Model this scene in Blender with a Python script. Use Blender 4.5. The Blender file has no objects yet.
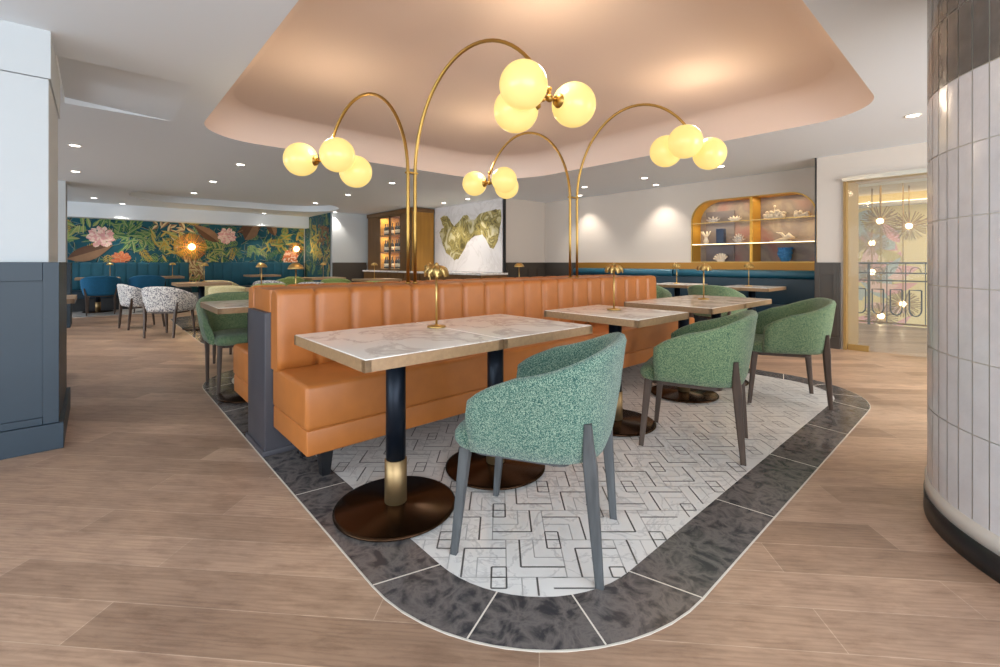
import bpy, bmesh, math, random
from mathutils import Vector, Matrix
random.seed(7)
PI = math.pi
S = bpy.context.scene
COL = S.collection
H = 1.08
CA, SA = math.cos(math.radians(42)), math.sin(math.radians(42))

# ------------------------------------------------------------------ camera, sky, window and fill light, exposure
cam = bpy.data.objects.new('camera', bpy.data.cameras.new('camera'))
COL.objects.link(cam); S.camera = cam
cam.location = (0, 0, H)
cam.rotation_euler = (PI/2, 0, math.radians(-42))
cam.data.lens = 16.2; cam.data.sensor_width = 36; cam.data.sensor_fit = 'HORIZONTAL'
cam.data.shift_y = -0.071; cam.data.clip_start = 0.05
w = bpy.data.worlds.new('world'); S.world = w; w.use_nodes = True
w.node_tree.nodes['Background'].inputs[0].default_value = (0.86, 0.93, 1.0, 1)
w.node_tree.nodes['Background'].inputs[1].default_value = 1.15
S.view_settings.view_transform = 'Standard'; S.view_settings.look = 'None'
S.view_settings.exposure = 0.42; S.view_settings.gamma = 1.0
S.view_settings.use_curve_mapping = False
S.cycles.use_denoising = True
S.cycles.max_bounces = 6; S.cycles.diffuse_bounces = 4
S.cycles.sample_clamp_indirect = 6.0

def light(kind, name, loc, energy, color, rot=(0, 0, 0), **kw):
    d = bpy.data.lights.new(name, kind); d.energy = energy; d.color = color
    for k, v in kw.items(): setattr(d, k, v)
    o = bpy.data.objects.new(name, d); COL.objects.link(o)
    o.location = loc; o.rotation_euler = rot
    return o
# daylight from the window front behind the camera
light('AREA', 'window_daylight', (0.5, -3.6, 1.5), 380, (0.82, 0.91, 1.0), (math.radians(114), 0, 0),
      shape='RECTANGLE', size=11.0, size_y=2.4)
light('AREA', 'side_ceiling_fill', (-6.8, 2.0, 1.4), 330, (0.82, 0.94, 1.0), (0, math.radians(-112), 0),
      shape='RECTANGLE', size=2.2, size_y=9.0)  # unseen fill added on the left, tilted up to brighten the ceiling

light('AREA', 'rear_ceiling_fill', (-7.8, 9.5, 1.4), 300, (0.86, 0.93, 1.0), (0, math.radians(-112), 0),
      shape='RECTANGLE', size=2.2, size_y=8.0)  # uplight added for the dark rear ceiling, no known window behind it
light('AREA', 'right_warm_fill', (6.5, -3.7, 1.4), 140, (1.0, 0.84, .62), (math.radians(98), 0, math.radians(0)),
      shape='RECTANGLE', size=5.0, size_y=2.2)  # added warm fill, stands in for corridor light on the right floor

# ------------------------------------------------------------------ helpers
def W(px, py, h=0.0):
    d = 450*(H-h)/(py-262.5); x = (px-500)/450*d
    return (CA*x+SA*d, -SA*x+CA*d)
def on_u(px, py, u):          # point on the vertical plane X = u
    t = (px-500)/450; d = u/(CA*t+SA)
    return (u, d*(CA-SA*t), H+(262.5-py)*d/450)
def on_v(px, py, v):
    t = (px-500)/450; d = v/(CA-SA*t)
    return (d*(CA*t+SA), v, H+(262.5-py)*d/450)
def c2w(x, y): return (CA*x+SA*y, -SA*x+CA*y)

def nt(name):
    m = bpy.data.materials.new(name); m.use_nodes = True
    return m, m.node_tree, m.node_tree.nodes['Principled BSDF']
def s2l(c): return tuple(((x/255)/12.92 if x/255 < .04045 else ((x/255+.055)/1.055)**2.4) for x in c)+(1,)
def mat(name, rgb, rough=.6, metal=0, spec=.5, noise=0, scale=30, bump=0, emit=0, coat=0, detail=4, stretch=None):
    m, t, b = nt(name)
    c = s2l(rgb); b.inputs['Base Color'].default_value = c
    b.inputs['Roughness'].default_value = rough; b.inputs['Metallic'].default_value = metal
    b.inputs['Specular IOR Level'].default_value = spec
    if coat: b.inputs['Coat Weight'].default_value = coat; b.inputs['Coat Roughness'].default_value = .08
    if emit:
        b.inputs['Emission Color'].default_value = c; b.inputs['Emission Strength'].default_value = emit
    if noise or bump:
        tc = t.nodes.new('ShaderNodeTexCoord'); n = t.nodes.new('ShaderNodeTexNoise')
        mp = t.nodes.new('ShaderNodeMapping')
        if stretch: mp.inputs['Scale'].default_value = stretch
        t.links.new(tc.outputs['Object'], mp.inputs[0]); t.links.new(mp.outputs[0], n.inputs['Vector'])
        n.inputs['Scale'].default_value = scale; n.inputs['Detail'].default_value = detail
        if noise:
            r = t.nodes.new('ShaderNodeValToRGB')
            r.color_ramp.elements[0].position = .3; r.color_ramp.elements[1].position = .7
            r.color_ramp.elements[0].color = tuple(x*(1-noise) for x in c[:3])+(1,)
            r.color_ramp.elements[1].color = tuple(min(1, x*(1+noise)) for x in c[:3])+(1,)
            t.links.new(n.outputs['Fac'], r.inputs[0]); t.links.new(r.outputs[0], b.inputs['Base Color'])
        if bump:
            bp = t.nodes.new('ShaderNodeBump'); bp.inputs['Strength'].default_value = bump
            bp.inputs['Distance'].default_value = .01
            t.links.new(n.outputs['Fac'], bp.inputs['Height']); t.links.new(bp.outputs[0], b.inputs['Normal'])
    return m
def tweed(name, c1, c2, c3, scale=430):
    m, t, b = nt(name)
    tc = t.nodes.new('ShaderNodeTexCoord'); v = t.nodes.new('ShaderNodeTexVoronoi'); v.inputs['Scale'].default_value = scale
    r = t.nodes.new('ShaderNodeValToRGB'); e = r.color_ramp.elements
    e[0].color = s2l(c1); e[0].position = .2; e[1].color = s2l(c3); e[1].position = .85
    k = e.new(.5); k.color = s2l(c2)
    sp = t.nodes.new('ShaderNodeSeparateColor')
    t.links.new(tc.outputs['Object'], v.inputs['Vector']); t.links.new(v.outputs['Color'], sp.inputs[0])
    t.links.new(sp.outputs[0], r.inputs[0]); t.links.new(r.outputs[0], b.inputs['Base Color'])
    bp = t.nodes.new('ShaderNodeBump'); bp.inputs['Strength'].default_value = .5; bp.inputs['Distance'].default_value = .004
    t.links.new(v.outputs['Distance'], bp.inputs['Height']); t.links.new(bp.outputs[0], b.inputs['Normal'])
    b.inputs['Roughness'].default_value = .95; b.inputs['Specular IOR Level'].default_value = .15
    b.inputs['Sheen Weight'].default_value = .25
    return m
def marble(name, base, vein, scale=3, rough=.25, amt=.06, dist=3.0, tint=None):
    m, t, b = nt(name)
    tc = t.nodes.new('ShaderNodeTexCoord')
    n = t.nodes.new('ShaderNodeTexNoise'); n.inputs['Scale'].default_value = scale; n.inputs['Detail'].default_value = 8
    n.inputs['Distortion'].default_value = dist; n.inputs['Roughness'].default_value = .6
    t.links.new(tc.outputs['Object'], n.inputs['Vector'])
    r = t.nodes.new('ShaderNodeValToRGB'); e = r.color_ramp.elements
    e[0].position = .5-amt; e[0].color = s2l(base); e[1].position = .5+amt; e[1].color = s2l(base)
    k = e.new(.5); k.color = s2l(vein)
    if tint: k2 = e.new(.5+amt*2.4); k2.color = s2l(tint)
    t.links.new(n.outputs['Fac'], r.inputs[0]); t.links.new(r.outputs[0], b.inputs['Base Color'])
    b.inputs['Roughness'].default_value = rough
    return m

M = {}
def wood_floor():
    m, t, b = nt('oak_planks'); N = t.nodes.new; L = t.links.new
    tc = N('ShaderNodeTexCoord'); mp = N('ShaderNodeMapping'); mp.inputs['Rotation'].default_value = (0, 0, math.radians(47))
    L(tc.outputs['Object'], mp.inputs[0])
    br = N('ShaderNodeTexBrick'); br.offset = .37; br.offset_frequency = 2
    br.inputs['Scale'].default_value = 1; br.inputs['Brick Width'].default_value = 1.35; br.inputs['Row Height'].default_value = .165
    br.inputs['Mortar Size'].default_value = .0016; br.inputs['Bias'].default_value = 0
    br.inputs['Color1'].default_value = s2l((156, 129, 108)); br.inputs['Color2'].default_value = s2l((192, 163, 140))
    br.inputs['Mortar'].default_value = s2l((196, 172, 150))
    L(mp.outputs[0], br.inputs['Vector'])
    m2 = N('ShaderNodeMapping'); m2.inputs['Scale'].default_value = (1.5, 11, 1); L(mp.outputs[0], m2.inputs[0])
    n = N('ShaderNodeTexNoise'); n.inputs['Scale'].default_value = 3.0; n.inputs['Detail'].default_value = 9; n.inputs['Distortion'].default_value = 1.6
    L(m2.outputs[0], n.inputs['Vector'])
    r = N('ShaderNodeValToRGB'); r.color_ramp.elements[0].position = .32; r.color_ramp.elements[0].color = (.84, .82, .81, 1)
    r.color_ramp.elements[1].position = .62; r.color_ramp.elements[1].color = (1.05, 1.04, 1.03, 1)
    L(n.outputs['Fac'], r.inputs[0])
    # cathedral grain
    m4 = N('ShaderNodeMapping'); m4.inputs['Scale'].default_value = (.8, 5.5, 1); L(mp.outputs[0], m4.inputs[0])
    wv = N('ShaderNodeTexWave'); wv.wave_type = 'RINGS'; wv.inputs['Scale'].default_value = 3.2; wv.inputs['Distortion'].default_value = 9
    wv.inputs['Detail'].default_value = 3; wv.inputs['Detail Scale'].default_value = .8; L(m4.outputs[0], wv.inputs['Vector'])
    rw = N('ShaderNodeValToRGB'); rw.color_ramp.elements[0].color = (.93, .92, .91, 1); rw.color_ramp.elements[1].color = (1.03, 1.03, 1.03, 1)
    rw.color_ramp.elements[0].position = .1; rw.color_ramp.elements[1].position = .5
    L(wv.outputs['Fac'], rw.inputs[0])
    n3 = N('ShaderNodeTexNoise'); n3.inputs['Scale'].default_value = 1.7; n3.inputs['Detail'].default_value = 3; L(mp.outputs[0], n3.inputs['Vector'])
    r3 = N('ShaderNodeValToRGB'); r3.color_ramp.elements[0].position = .33; r3.color_ramp.elements[0].color = (.80, .78, .79, 1)
    r3.color_ramp.elements[1].position = .6; r3.color_ramp.elements[1].color = (1.05, 1.04, 1.03, 1); L(n3.outputs['Fac'], r3.inputs[0])
    n5 = N('ShaderNodeTexNoise'); n5.inputs['Scale'].default_value = 6; n5.inputs['Detail'].default_value = 8; n5.inputs['Roughness'].default_value = .75
    m5 = N('ShaderNodeMapping'); m5.inputs['Scale'].default_value = (1, 3.2, 1); L(mp.outputs[0], m5.inputs[0]); L(m5.outputs[0], n5.inputs['Vector'])
    r5 = N('ShaderNodeValToRGB'); r5.color_ramp.elements[0].position = .28; r5.color_ramp.elements[0].color = (.72, .68, .66, 1)
    r5.color_ramp.elements[1].position = .52; r5.color_ramp.elements[1].color = (1.04, 1.04, 1.04, 1); L(n5.outputs['Fac'], r5.inputs[0])
    cur = br.outputs['Color']
    for q in (r, rw, r3, r5):
        mx = N('ShaderNodeMix'); mx.data_type = 'RGBA'; mx.blend_type = 'MULTIPLY'; mx.inputs[0].default_value = 1
        L(cur, mx.inputs[6]); L(q.outputs[0], mx.inputs[7]); cur = mx.outputs[2]
    L(cur, b.inputs['Base Color'])
    b.inputs['Roughness'].default_value = .36; b.inputs['Specular IOR Level'].default_value = .45
    bp = N('ShaderNodeBump'); bp.inputs['Strength'].default_value = .12; bp.inputs['Distance'].default_value = .004
    L(n.outputs['Fac'], bp.inputs['Height']); L(bp.outputs[0], b.inputs['Normal'])
    return m
M['oak'] = wood_floor()
M['ceil'] = mat('grey_ceiling_paint', (226, 232, 238), .9)
M['cove'] = mat('glow_tinted_ceiling_paint', (228, 208, 196), .9)  # warm glow of the globes is put into the cove colour
M['white'] = mat('white_wall_paint', (192, 197, 200), .8)
M['warmwhite'] = mat('warm_white_wall_paint', (202, 192, 182), .85)
M['navy'] = mat('navy_panel_paint', (32, 49, 62), .45, noise=.06, scale=3)
M['olive'] = mat('dark_bronze_panel_paint', (62, 55, 48), .45)
M['black'] = mat('black_metal', (24, 25, 28), .35, spec=.5)
M['pole'] = mat('navy_black_metal', (20, 28, 40), .42, metal=.6)
M['brass'] = mat('brushed_brass', (196, 164, 104), .38, metal=1)
M['sleeve'] = mat('satin_brass_sleeve', (164, 138, 100), .45, metal=.9)
M['brassdk'] = mat('aged_brass', (170, 136, 74), .36, metal=1)
M['bronze'] = mat('bronze_disc', (58, 38, 22), .22, metal=.85)
M['edge'] = mat('champagne_wood_edge', (148, 118, 86), .4, noise=.12, scale=60)
M['marble'] = marble('white_marble_top', (240, 236, 230), (206, 198, 192), 2.6, .14, .035, 1.2)
M['leather'] = mat('tan_leather', (170, 102, 46), .42, noise=.07, scale=9, bump=.05)
M['teal'] = mat('teal_velvet', (10, 76, 96), .75, noise=.12, scale=5)
M['tealroll'] = mat('teal_leather', (26, 84, 104), .4, noise=.08, scale=6)
M['tealdark'] = mat('dark_teal_leather', (12, 44, 60), .5)
M['panel'] = mat('charcoal_panel', (62, 60, 66), .5, noise=.05, scale=8)
M['darkwood'] = mat('dark_walnut_legs', (72, 56, 46), .5, noise=.25, scale=40, stretch=(1, 1, .15))
M['greywood'] = mat('grey_stained_ash_legs', (74, 76, 78), .5, noise=.25, scale=40, stretch=(1, 1, .15))
M['green'] = tweed('green_tweed', (38, 76, 70), (72, 108, 96), (140, 158, 138))
M['green2'] = tweed('warm_lit_green_tweed', (56, 88, 68), (98, 126, 94), (150, 166, 124), 430)  # same green tweed with the warmer room light put into its colour
M['olivefab'] = tweed('olive_green_tweed', (96, 126, 58), (134, 152, 80), (176, 184, 120))
M['cream'] = tweed('cream_weave', (190, 176, 120), (214, 200, 150), (232, 222, 180))
M['bluefab'] = mat('blue_wool', (28, 98, 138), .9, noise=.1, scale=30)
M['tanfab'] = mat('blush_fabric', (196, 168, 150), .9)
M['speck'] = tweed('speckled_fabric', (104, 104, 114), (208, 205, 202), (226, 222, 218), 85)
M['stone'] = marble('dark_emperador_stone', (64, 62, 64), (112, 105, 102), 11, .2, .13, .5, (50, 48, 52))
M['grout'] = mat('pale_grout', (214, 206, 194), .8)
M['mos'] = marble('white_mosaic_marble', (226, 223, 219), (205, 202, 200), 6, .22, .03, 1.0)
M['mosline'] = mat('black_mosaic_line', (92, 90, 88), .4)
M['mosgrey'] = mat('grey_mosaic_joint', (172, 169, 166), .6)
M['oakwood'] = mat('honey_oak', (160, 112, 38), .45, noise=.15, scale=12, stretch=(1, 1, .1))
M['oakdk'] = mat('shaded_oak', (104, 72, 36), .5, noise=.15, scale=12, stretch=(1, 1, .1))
M['gold'] = mat('gold_panel', (150, 104, 34), .38, metal=.5)
M['goldlin'] = mat('gold_niche_lining', (226, 172, 66), .4, metal=.3)
M['steel'] = mat('brushed_steel', (186, 182, 172), .3, metal=.8)
M['tile'] = mat('glazed_white_tile', (202, 198, 200), .2, spec=.6, noise=.05, scale=14, bump=.25)
M['tiledk'] = mat('glazed_grey_tile', (84, 82, 80), .2, spec=.6, noise=.22, scale=14, bump=.3)
M['kick'] = mat('black_plinth', (30, 33, 36), .3)
M['plinth'] = mat('white_plinth', (200, 192, 184), .4)
M['cream_wall'] = mat('cream_corridor_wall', (226, 206, 150), .8)
M['bulb'] = mat('lit_bulb', (255, 236, 190), emit=9)
M['candle'] = mat('warm_lit_bulb', (255, 190, 90), emit=4)
M['spotface'] = mat('lit_downlight_lens', (255, 250, 240), emit=9)
M['strip'] = mat('lit_shelf_strip', (255, 236, 190), emit=1.8)
M['globe'] = mat('opal_glass_lit', (255, 214, 122), .25, emit=.62)
M['globe'].node_tree.nodes['Principled BSDF'].inputs['Base Color'].default_value = (.45, .38, .18, 1)
M['bottle'] = mat('dark_wine_glass', (26, 14, 16), .12)
M['paper'] = mat('cream_bottle_label', (226, 214, 190), .7)
M['coralw'] = mat('white_coral', (240, 226, 204), .7)
M['coralb'] = mat('blue_coral', (60, 130, 186), .5)
M['sculpt'] = mat('patterned_ceramic', (196, 188, 180), .4, noise=.5, scale=60)
M['blueblk'] = mat('slate_blue_board', (52, 70, 98), .5)
def glassm(name, rgb, tr=.9):
    m, t, b = nt(name); b.inputs['Base Color'].default_value = s2l(rgb); b.inputs['Roughness'].default_value = .02
    g = t.nodes.new('ShaderNodeBsdfTransparent'); mx = t.nodes.new('ShaderNodeMixShader'); mx.inputs[0].default_value = 1-tr
    t.links.new(g.outputs[0], mx.inputs[1]); t.links.new(b.outputs[0], mx.inputs[2])
    t.links.new(mx.outputs[0], t.nodes['Material Output'].inputs[0]); return m
M['wire'] = mat('brass_wire', (150, 120, 76), .5, metal=.3)
M['glass'] = glassm('clear_glass', (200, 215, 215), .9)
M['amber'] = glassm('amber_glass', (230, 150, 50), .55)

class MB:
    def __init__(s): s.v = []; s.f = []; s.mi = []; s.cur = 0; s.sm = []
    def add(s, vs, fs, smooth=False):
        o = len(s.v); s.v += [tuple(v) for v in vs]
        for f in fs: s.f.append([i+o for i in f]); s.mi.append(s.cur); s.sm.append(smooth)
        return s
    def box(s, x0, x1, y0, y1, z0, z1):
        x0, x1 = min(x0, x1), max(x0, x1); y0, y1 = min(y0, y1), max(y0, y1)
        return s.add([(x0,y0,z0),(x1,y0,z0),(x1,y1,z0),(x0,y1,z0),(x0,y0,z1),(x1,y0,z1),(x1,y1,z1),(x0,y1,z1)],
              [(3,2,1,0),(4,5,6,7),(0,1,5,4),(1,2,6,5),(2,3,7,6),(3,0,4,7)])
    def rings(s, rr, cap=True, smooth=True, closed=False):
        n = len(rr[0]); vs = [p for r in rr for p in r]; fs = []
        K = len(rr)
        for k in range(K if closed else K-1):
            a = k*n; b = ((k+1) % K)*n
            for i in range(n): fs.append((a+i, a+(i+1) % n, b+(i+1) % n, b+i))
        s.add(vs, fs, smooth)
        if cap and not closed:
            s.add(rr[0], [tuple(range(n-1, -1, -1))]); s.add(rr[-1], [tuple(range(n))])
        return s
    def lathe(s, prof, n=32, c=(0, 0), smooth=True):
        return s.rings([[(c[0]+r*math.cos(2*PI*i/n), c[1]+r*math.sin(2*PI*i/n), z) for i in range(n)] for r, z in prof], True, smooth)
    def tube(s, pts, r, n=10, smooth=True):
        pts = [Vector(p) for p in pts]; rr = []; up = Vector((0, 0, 1)); prev = None
        for i, p in enumerate(pts):
            d = (pts[min(i+1, len(pts)-1)]-pts[max(i-1, 0)]).normalized()
            if prev is None:
                a = d.cross(up if abs(d.z) < .9 else Vector((1, 0, 0))).normalized()
            else: a = (prev-d*prev.dot(d)).normalized()
            prev = a; b = d.cross(a); q = r[i] if isinstance(r, (list, tuple)) else r
            rr.append([p+(a*math.cos(2*PI*k/n)+b*math.sin(2*PI*k/n))*q for k in range(n)])
        return s.rings(rr, True, smooth)
    def sphere(s, c, r, n=20, m=12, sz=1):
        pr = []
        rr = []
        for j in range(m+1):
            a = -PI/2+PI*j/m; q = max(math.cos(a)*r, 1e-5)
            rr.append([(c[0]+q*math.cos(2*PI*i/n), c[1]+q*math.sin(2*PI*i/n), c[2]+math.sin(a)*r*sz) for i in range(n)])
        return s.rings(rr, True, True)
    def prism(s, poly, z0, z1, smooth=False):
        n = len(poly)
        s.add([(x, y, z0) for x, y in poly]+[(x, y, z1) for x, y in poly], [(i, (i+1) % n, n+(i+1) % n, n+i) for i in range(n)], smooth)
        s.add([(x, y, z0) for x, y in poly], [tuple(range(n-1, -1, -1))]); s.add([(x, y, z1) for x, y in poly], [tuple(range(n))])
        return s
    def build(s, name, mats, parent=None, loc=(0, 0, 0), bevel=0, subsurf=0):
        me = bpy.data.meshes.new(name); me.from_pydata(s.v, [], s.f)
        if not isinstance(mats, (list, tuple)): mats = [mats]
        for q in mats: me.materials.append(q)
        for p, i, k in zip(me.polygons, s.mi, s.sm): p.material_index = i; p.use_smooth = k
        bm = bmesh.new(); bm.from_mesh(me); 
        if any(s.sm): bmesh.ops.remove_doubles(bm, verts=bm.verts, dist=1e-5)
        if any(s.sm) or not bevel: bmesh.ops.recalc_face_normals(bm, faces=bm.faces); bm.to_mesh(me); bm.free()
        o = bpy.data.objects.new(name, me); COL.objects.link(o); o.location = loc
        if parent: o.parent = parent
        if bevel:
            b = o.modifiers.new('bevel', 'BEVEL'); b.width = bevel; b.segments = 3; b.limit_method = 'ANGLE'
            for p in me.polygons: p.use_smooth = True
            me.set_sharp_from_angle(angle=math.radians(50)) if bevel < .004 else None
        if subsurf:
            b = o.modifiers.new('sub', 'SUBSURF'); b.levels = subsurf; b.render_levels = subsurf
            for p in me.polygons: p.use_smooth = True
        return o
def B(*a): return MB().box(*a)
def thing(name, label, cat, loc=(0, 0, 0), rz=0, group=None):
    o = bpy.data.objects.new(name, None); COL.objects.link(o); o.location = loc; o.rotation_euler = (0, 0, rz)
    o.empty_display_size = .1
    return tag(o, label, cat, group)
def tag(o, label, cat, group=None):
    o['label'] = label; o['category'] = cat
    if group: o['group'] = group
    return o
def struct(o): o['kind'] = 'structure'; return o
def copy_tree(o, label=None, loc=None, rz=None, group=None, parent=None):
    c = o.copy(); COL.objects.link(c)
    if parent: c.parent = parent
    if label: c['label'] = label
    if group: c['group'] = group
    if loc: c.location = loc
    if rz is not None: c.rotation_euler = (0, 0, rz)
    for ch in list(o.children): copy_tree(ch, parent=c)
    return c
def rrect(x0, x1, y0, y1, r, n=10):
    rs = r if isinstance(r, (list, tuple)) else [r]*4
    out = []
    for (cx, cy, a0), q in zip(((x1, y1, 0), (x0, y1, 90), (x0, y0, 180), (x1, y0, 270)), rs):
        sx = 1 if cx == x1 else -1; sy = 1 if cy == y1 else -1
        for k in range(n+1):
            a = math.radians(a0+90*k/n)
            out.append((cx-sx*q+q*math.cos(a), cy-sy*q+q*math.sin(a)))
    return out
def filled(loops, z, name, m, flip=False):
    bm = bmesh.new(); es = []
    for lp in loops:
        vs = [bm.verts.new((x, y, z)) for x, y in lp]
        es += [bm.edges.new((vs[i], vs[(i+1) % len(vs)])) for i in range(len(vs))]
    bmesh.ops.triangle_fill(bm, use_beauty=True, edges=es)
    me = bpy.data.meshes.new(name); bm.to_mesh(me); bm.free(); me.materials.append(m)
    o = bpy.data.objects.new(name, me); COL.objects.link(o); return o

CZ = 2.43
# ------------------------------------------------------------------ room shell
struct(B(-8, 10.2, -4, 15, -.12, 0).build('floor', M['oak']))
cove = rrect(.78, 5.2, .68, 5.67, [1.1, .6, .6, .55], 12)
ovl = rrect(.5, 4.6, 10.4, 12.5, 1.0, 12)
wedge = [(-.19, 4.12), (-.19, 5.3), (.55, 5.3), (.55, 4.12)]
struct(filled([[(-8, -4), (10.2, -4), (10.2, 15), (-8, 15)], cove, ovl, wedge], CZ, 'ceiling', M['ceil']))
def recess(loop, top, name, m, fillet=.12):
    mb = MB(); cx = sum(p[0] for p in loop)/len(loop); cy = sum(p[1] for p in loop)/len(loop)
    rr = [[(x, y, CZ) for x, y in loop], [(x, y, top-fillet) for x, y in loop]]
    for k in range(1, 6):
        a = PI/2*k/5; off = fillet*(1-math.cos(a)); zz = top-fillet+fillet*math.sin(a)
        ring = []
        for x, y in loop:
            dx, dy = cx-x, cy-y; l = math.hypot(dx, dy); ring.append((x+dx/l*off, y+dy/l*off, zz))
        rr.append(ring)
    mb.rings(rr, False, True); mb.add(rr[-1], [tuple(range(len(loop)))])
    # lid above, so no sky shows
    return struct(mb.build(name, m))
recess(cove, 2.74, 'ceiling_cove', M['cove'], .29)
recess(ovl, 2.58, 'ceiling_oval_recess', M['ceil'], .02)
# sloping pocket beside the near pier
mb = MB(); z0, z1 = CZ, CZ+.05
mb.add([(-.19,4.12,z0),(-.19,5.3,z0),(.55,5.3,z0),(.55,4.12,z0),(-.19,4.12,z1),(-.19,5.3,z1)],
       [(4,5,2,3),(0,1,5,4),(1,2,5),(0,4,3)])
struct(mb.build('ceiling_pocket', M['ceil']))

# near left pier with navy wainscot
struct(B(-3.6, -.2, 3.72, 4.6, 0, 2.15).build('wall_pier', M['white'], bevel=.003))
struct(B(-3.6, -.192, 3.712, 4.7, 2.153, CZ+.2).build('wall_pier_head', M['white']))
def panelling(x0, x1, y0, y1, name, m, ztop=H, face='y-', px0=None, px1=None):
    mb = MB(); mb.box(x0, x1, y0, y1, 0, ztop)
    mb.box(x0, x1+.02, y0-.02, y1+.02, 0, .15); return mb
mb = MB(); mb.box(-3.6, -.175, 3.69, 4.61, .1, H)
for (a, b, c, d) in ((-3.6, -.2226, .15, .19), (-3.6, -.2226, .975, H+.002), (-.222, -.155, .15, H+.002), (-1.65, -1.55, .191, .974)):
    mb.box(a, b, 3.672, 3.6899, c, d)
mb.box(-.1749, -.155, 3.6901, 4.63, .15, H+.002)
mb.box(-3.6, -.135, 3.652, 4.65, 0, .1499)
struct(mb.build('trim_1', M['navy'], bevel=.002))
# far left pier
struct(B(-1.3, -.36, 10.35, 11, 0, CZ).build('wall_far_pier', M['white']))
struct(B(-1.32, -.30, 10.3, 11.05, 0, H).build('trim_2', M['navy']))

# outer walls
struct(B(-8, 4.9, 14.1, 14.3, 0, CZ).build('wall_rear', M['white']))
struct(B(4.74, 4.9, 12.1, 14.1, 0, CZ).build('wall_rear_return', M['white']))
mb = MB(); mb.box(4.74, 5.95, 12.0, 12.12, 0, CZ); struct(mb.build('wall_rear_right', M['white']))
mb = MB(); mb.box(4.74, 5.7, 11.96, 12.0, 0, H); mb.box(4.74, 5.7, 11.94, 11.98, .9, 1.0); struct(mb.build('trim_3', M['olive']))
struct(B(-8.15, -8, -4, 15, 0, CZ).build('wall_left', M['white']))
struct(B(7.56, 7.76, 1.58, 6.88, 0, H).build('wall_banquette_lower', M['warmwhite']))
# banquette wall with the arched display niche (hole built as a frame)
NV0, NV1, NZ1 = 1.72, 3.52, 2.11
hole = []
for k in range(11):
    a = PI/2*k/10; hole.append((NV1-.34+.34*math.cos(a), NZ1-.34+.34*math.sin(a)))
for k in range(11):
    a = PI/2+PI/2*k/10; hole.append((NV0+.34+.34*math.cos(a), NZ1-.34+.34*math.sin(a)))
hole = [(NV1, H+.001)]+hole+[(NV0, H+.001)]
bm = bmesh.new(); es = []
for lp in ([(1.58, H), (6.88, H), (6.88, CZ), (1.58, CZ)], hole):
    vs = [bm.verts.new((7.56, y, z)) for y, z in lp]; es += [bm.edges.new((vs[i], vs[(i+1) % len(vs)])) for i in range(len(vs))]
bmesh.ops.triangle_fill(bm, use_beauty=True, edges=es)
me = bpy.data.meshes.new('wall_banquette'); bm.to_mesh(me); bm.free(); me.materials.append(M['warmwhite'])
o = bpy.data.objects.new('wall_banquette', me); COL.objects.link(o); struct(o)
struct(B(7.96, 8.06, 1.58, 6.88, 0, CZ).build('wall_banquette_back', M['warmwhite']))
struct(B(6.33, 7.96, 6.88, 7.0, 0, CZ).build('wall_art_end', M['warmwhite']))
struct(B(6.33, 6.5, 6.9, 12, 0, CZ).build('wall_art', M['white']))
struct(B(6.30, 6.335, 6.85, 6.885, 0, CZ).build('trim_4', M['black']))
mb = MB(); mb.box(7.53, 7.56, 5.99, 6.88, 0, H); mb.box(6.36, 7.56, 6.85, 6.88, 0, H)
for k in range(4): mb.box(6.42+k*.28, 6.64+k*.28, 6.835, 6.86, .2, .95)
struct(mb.build('trim_5', M['olive']))
# side pier and door wall
struct(B(6.93, 7.62, 1.30, 1.58, 0, CZ).build('wall_door_pier', M['warmwhite']))
mb = MB(); mb.box(6.90, 6.93, 1.33, 1.60, 0, H); mb.box(6.885, 6.90, 1.35, 1.40, .16, H-.03); mb.box(6.885, 6.90, 1.54, 1.59, .16, H-.03)
mb.box(6.885, 6.90, 1.40, 1.54, .93, H-.03); mb.box(6.885, 6.90, 1.40, 1.54, .16, .28); mb.box(6.88, 6.92, 1.33, 1.60, 0, .14)
mb.box(6.93, 7.56, 1.58, 1.60, 0, H)
struct(mb.build('trim_6', M['olive'], bevel=.002))
struct(B(6.915, 6.935, 1.585, 1.60, H, CZ).build('trim_7', M['black']))
struct(B(6.93, 7.65, -3, 1.3, 2.13, CZ).build('wall_door_lintel', M['warmwhite']))
struct(B(6.93, 7.65, -4, -1.2, 0, 2.13).build('wall_door_right', M['white']))
struct(B(6.9, 7.63, 1.27, 1.30, 0, 2.13).build('door_jamb', mat('brass_jamb', (150, 118, 66), .5))); 
struct(B(7.62, 8.2, 1.585, 1.70, 0, CZ).build('wall_corridor_side', M['cream_wall']))
struct(B(8.07, 8.2, 1.70, 3.4, 0, CZ).build('wall_corridor_side', M['cream_wall']))
struct(B(6.86, 7.0, -1.2, 1.3, 2.08, 2.13).build('door_rail', M['steel']))
gd = B(6.955, 6.97, .35, 1.26, .01, 2.07).build('door_1', M['glass']); struct(gd)
mb = MB(); mb.box(6.94, 6.985, 1.06, 1.26, .0, .07); o = mb.build('door_patch_fitting', M['brass'], gd)
# corridor: wall beyond the stairwell
struct(B(12.2, 12.35, -4, 6, -2.5, 2.6).build('wall_corridor', M['cream_wall']))
struct(B(8.2, 12.35, 3.4, 3.5, -2.5, 2.6).build('wall_corridor_end', M['cream_wall']))
struct(B(10.2, 12.35, -4, 6, 2.5, 2.6).build('ceiling_corridor', M['warmwhite']))
struct(B(11.9, 12.2, -4, 3.4, 2.24, 2.30).build('trim_8', M['plinth']))
struct(B(12.0, 12.12, -4, 3.4, 2.31, 2.33).build('light_strip_corridor', M['strip']))
struct(B(10.2, 12.35, -4, 6, -2.6, -2.5).build('floor_stairwell', M['oak']))
light('AREA', 'stairwell_warm_light', (11.0, -1.0, 2.45), 30, (1, .82, .5), (0, 0, 0), shape='RECTANGLE', size=1.6, size_y=5)  # warm area light under the stairwell ceiling

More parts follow.
